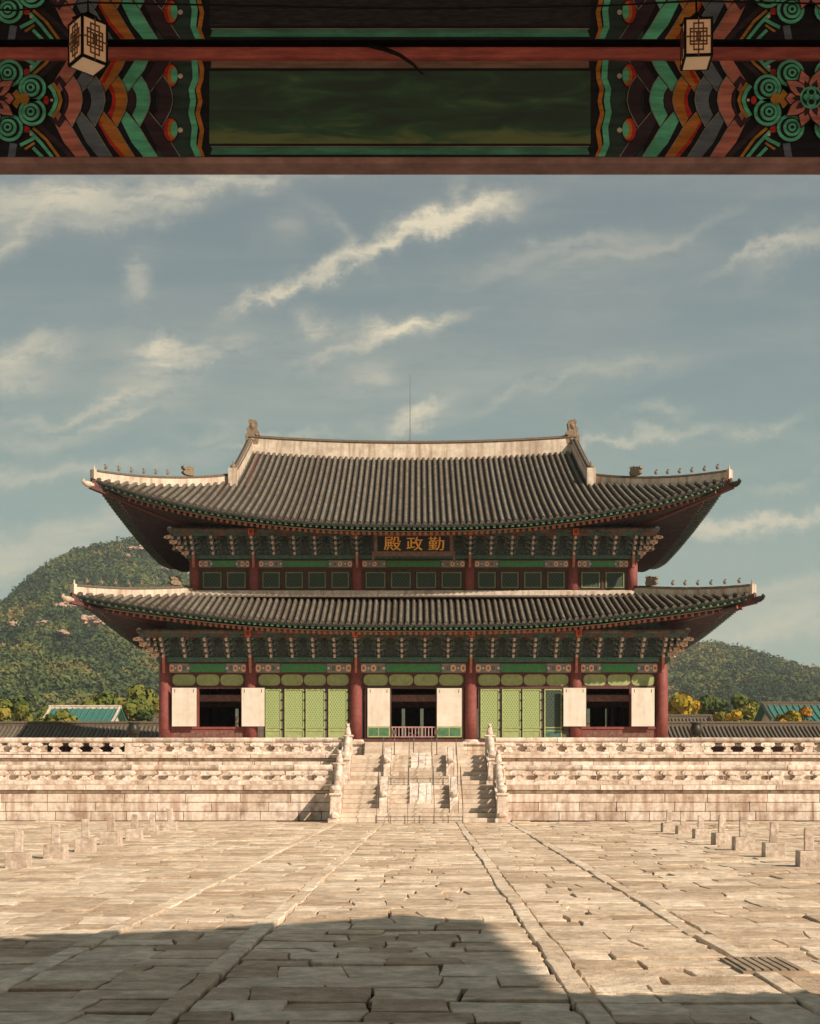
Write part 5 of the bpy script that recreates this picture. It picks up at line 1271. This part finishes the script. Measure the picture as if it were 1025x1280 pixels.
def make_hills():
    xs = np.linspace(-1500, 1500, 221); ys = np.concatenate([np.linspace(300, 1500, 121), np.linspace(1540, 2600, 12)])
    V_ = np.array([(x, y, terrain(x, y)) for y in ys for x in xs]); nx = len(xs)
    Fq = np.array([(j * nx + i, j * nx + i + 1, (j + 1) * nx + i + 1, (j + 1) * nx + i) for j in range(len(ys) - 1) for i in range(nx - 1)])
    o = np_mesh('mountain', V_, Fq, ['hill'], np.zeros(len(Fq)), smooth=True); tag(o, kind='structure')
    def hit(px_, py_):
        dx, dz = (px_ - PX0) / F, (PY0 - py_) / F
        for y in np.arange(340, 1500, 4.):
            if terrain(dx * y, y) >= EYE + dz * y: return Vector((dx * y, y, terrain(dx * y, y)))
        return None
    rocks = []
    for i, (x, y, w, h) in enumerate([(84, 766, 26, 10), (110, 787, 34, 12), (55, 790, 18, 6), (20, 791, 14, 9), (80, 803, 12, 5), (172, 693, 20, 6), (160, 702, 10, 5), (203, 708, 12, 8), (130, 709, 8, 4), (2, 818, 8, 6), (207, 718, 8, 4), (221, 728, 10, 4), (38, 795, 8, 4), (98, 806, 10, 3), (18, 765, 8, 3)]):
        if i in (8, 11, 12, 13, 14): continue
        p = hit(x, y)
        if p is None: continue
        s = p.y / F; b = MB()
        for k in range(5): b.blob((p.x + random.uniform(-.34, .34) * w * s, p.y + random.uniform(-2, 2), p.z + 5 + random.uniform(-.3, .2) * h * s), (w * s * random.uniform(.18, .34), 9, h * s * random.uniform(.35, .6)), 3, 0, .7, seed=i * 3 + k)
        for k in range(len(b.sm)): b.sm[k] = False
        tag(b.build('rock_outcrop', 'rock'), f'pinkish granite outcrop: {["largest upper slab left of the eave tip", "broad slab just under the eave tip", "mid-slope ledge further left", "ledge near the left edge", "small ledge under the two slabs", "pale rocks near the summit", "small rock left of the summit rocks", "rock on the right shoulder", "tiny rock high on the left flank", "rock at the left edge low down", "lower rock on the right shoulder", "lowest rock on the right shoulder", "tiny rock between the ledges", "tiny rock beneath the broad slab", "tiny rock high near the left edge"][i]}', 'rock', 'granite outcrops on the mountain'); rocks.append((p, w * s * .55, h * s))
    # forest: thousands of crowns over the visible slopes, one mesh
    C, Rr, T = [], [], []
    for (a, c, n) in ((-60, 262, 17000), (790, 1085, 7500)):
        k = 0
        while k < n:
            y = 345 + (1440 - 345) * random.random() ** .75; x = (random.uniform(a, c) - PX0) / F * y; k += 1
            if any(abs(x - p.x) < w and abs(y - p.y) < 26 for p, w, h in rocks): continue
            z = terrain(x, y); r = random.choice((2.2, 2.8, 3.6, 4.8, 6.0)) * random.uniform(.85, 1.15) * (.72 + .35 * y / 1400)
            C.append((x, y, z + r * .55)); Rr.append((r, r, r * random.uniform(.8, 1.25)))
            low = max(0, 1 - (z / 60)); T.append(min(1, max(-1, mnoise.noise(Vector((x * .016, y * .010, 9))) * 1.5 + mnoise.noise(Vector((x * .045, y * .03, 2))) * 1.0 + random.gauss(-.15, .26) + .5 * low)))
    C, Rr, T = np.array(C), np.array(Rr), np.array(T)
    q, Fq, tt = leaves(C, Rr, 44, Rr[:, 0] * .185, tint=T, spread=.5)
    tag(np_mesh('forest', q, Fq, ['forest'], tt), 'dense mixed forest of rounded crowns covering the mountain slopes', 'forest', kind='stuff')
make_hills()

def tree(c, h, w, m, label, seed, grp):
    """tapered trunk with limbs, a crown of many small leaf faces in uneven clumps"""
    t = empty('broadleaf_tree', c, label, 'tree', grp); rnd = random.Random(seed); c = Vector(c)
    b = MB(); b.tube([c - Vector((0, 0, .3)), c + Vector((rnd.uniform(-.2, .2), 0, h * .35)), c + Vector((rnd.uniform(-.4, .4), 0, h * .72))], [h * .035, h * .025, h * .01], 8)
    cs, rs = [], []
    for k in range(11):
        a = rnd.uniform(0, 6.28); rr = w * rnd.uniform(.1, .62); zz = h * rnd.uniform(.38, .9); rr *= 1.15 - .8 * abs(zz / h - .55)
        p = c + Vector((rr * math.cos(a), rr * math.sin(a), zz)); cs.append(p); s = w * rnd.uniform(.24, .42); rs.append((s, s, s * .85))
        b.tube([c + Vector((0, 0, h * .3 + k * h * .02)), p], [h * .014, h * .004], 5)
    b.build('trunk', 'trunk', t, fix=False)
    T = np.array([rnd.uniform(-.8, .8) for _ in cs]); q, Fq, tt = leaves(np.array([tuple(p) for p in cs]), np.array(rs), 330, np.full(len(cs), h * .021 + .05), tint=T, spread=.75)
    np_mesh('crown', q, Fq, [m], tt, t, origin=tuple(c))
def trees():
    L_ = [(8, 884, 16, 'greenleaf'), (32, 886, 14, 'greenleaf'), (84, 889, 14, 'greenleaf'), (60, 893, 9, 'greenleaf'), (168, 876, 18, 'greenleaf'), (190, 872, 18, 'greenleaf'), (-16, 876, 18, 'greenleaf'), (205, 880, 14, 'greenleaf')]
    L_ = [(x, y, w * 1.35, m) for x, y, w, m in L_]
    L_ += [(22, 875, 30, 'greenleaf'), (48, 880, 24, 'greenleaf'), (118, 872, 30, 'greenleaf'), (143, 876, 26, 'greenleaf'), (182, 866, 34, 'greenleaf')]
    R_ = [(842, 872, 20, 'autumn'), (862, 878, 16, 'autumn'), (884, 872, 18, 'greenleaf'), (905, 878, 15, 'greenleaf'), (925, 870, 18, 'greenleaf'), (940, 884, 10, 'greenleaf'), (978, 880, 12, 'autumn'), (997, 877, 13, 'autumn'), (1015, 878, 12, 'autumn'), (915, 888, 10, 'autumn'), (1036, 872, 14, 'greenleaf')]
    R_ = [(x, y, w * 1.4, m) for x, y, w, m in R_]
    words = {'greenleaf': 'green', 'autumn': 'yellow-orange autumn'}
    where_l = ['at the far left behind the corridor', 'second from the left edge behind the corridor', 'in front of the blue-green roof', 'low at the left end of the blue-green roof', 'right of the blue-green roof', 'close to the hall column on the left', 'cut by the left edge', 'beside the left hall column', 'broad, left of the blue-green roof', 'touching the left end of the blue-green roof', 'rising behind the blue-green roof', 'behind the right end of the blue-green roof', 'tallest near the left hall column']
    where_r = ['touching the right hall column', 'second right of the hall', 'third right of the hall', 'midway along the right corridor', 'tall, before the gabled blue-green roof', 'low, left of the gabled blue-green roof', 'left of the bright pair at the right edge', 'middle of the bright group at the right edge', 'right of the bright group at the right edge', 'small, midway above the right corridor', 'cut by the right edge']
    for i, ((x, y, w, m), wh) in enumerate(zip(L_ + R_, where_l + where_r)):
        D = (150 + (i * 7) % 30) if m == 'autumn' and x > 960 or x == 84 or x == 60 else 215 + (i * 13) % 40
        top = px(x, y - 8, D); tree((top.x, D, 0), top.z, w * D / F * 1.35, m, f'{words[m]} tree {wh}', i, 'trees behind the palace corridors')
trees()
print('objects', len(bpy.data.objects), 'verts', sum(len(m.vertices) for m in bpy.data.meshes))

def haze():
    b = MB(); b.box(-1900, 1900, -590, 2700, -14, 420); o = b.build('haze', [], fix=True)
    m = bpy.data.materials.new('haze_air'); m.use_nodes = True; nt = m.node_tree; nt.nodes.clear()
    out = nt.nodes.new('ShaderNodeOutputMaterial'); v = nt.nodes.new('ShaderNodeVolumePrincipled'); nt.links.new(v.outputs[0], out.inputs['Volume'])
    v.inputs['Color'].default_value = (.86, .90, .92, 1); v.inputs['Density'].default_value = .00016; v.inputs['Anisotropy'].default_value = .2
    o.data.materials.append(m); tag(o, 'thin pale haze in the air', 'haze', kind='stuff')
haze()
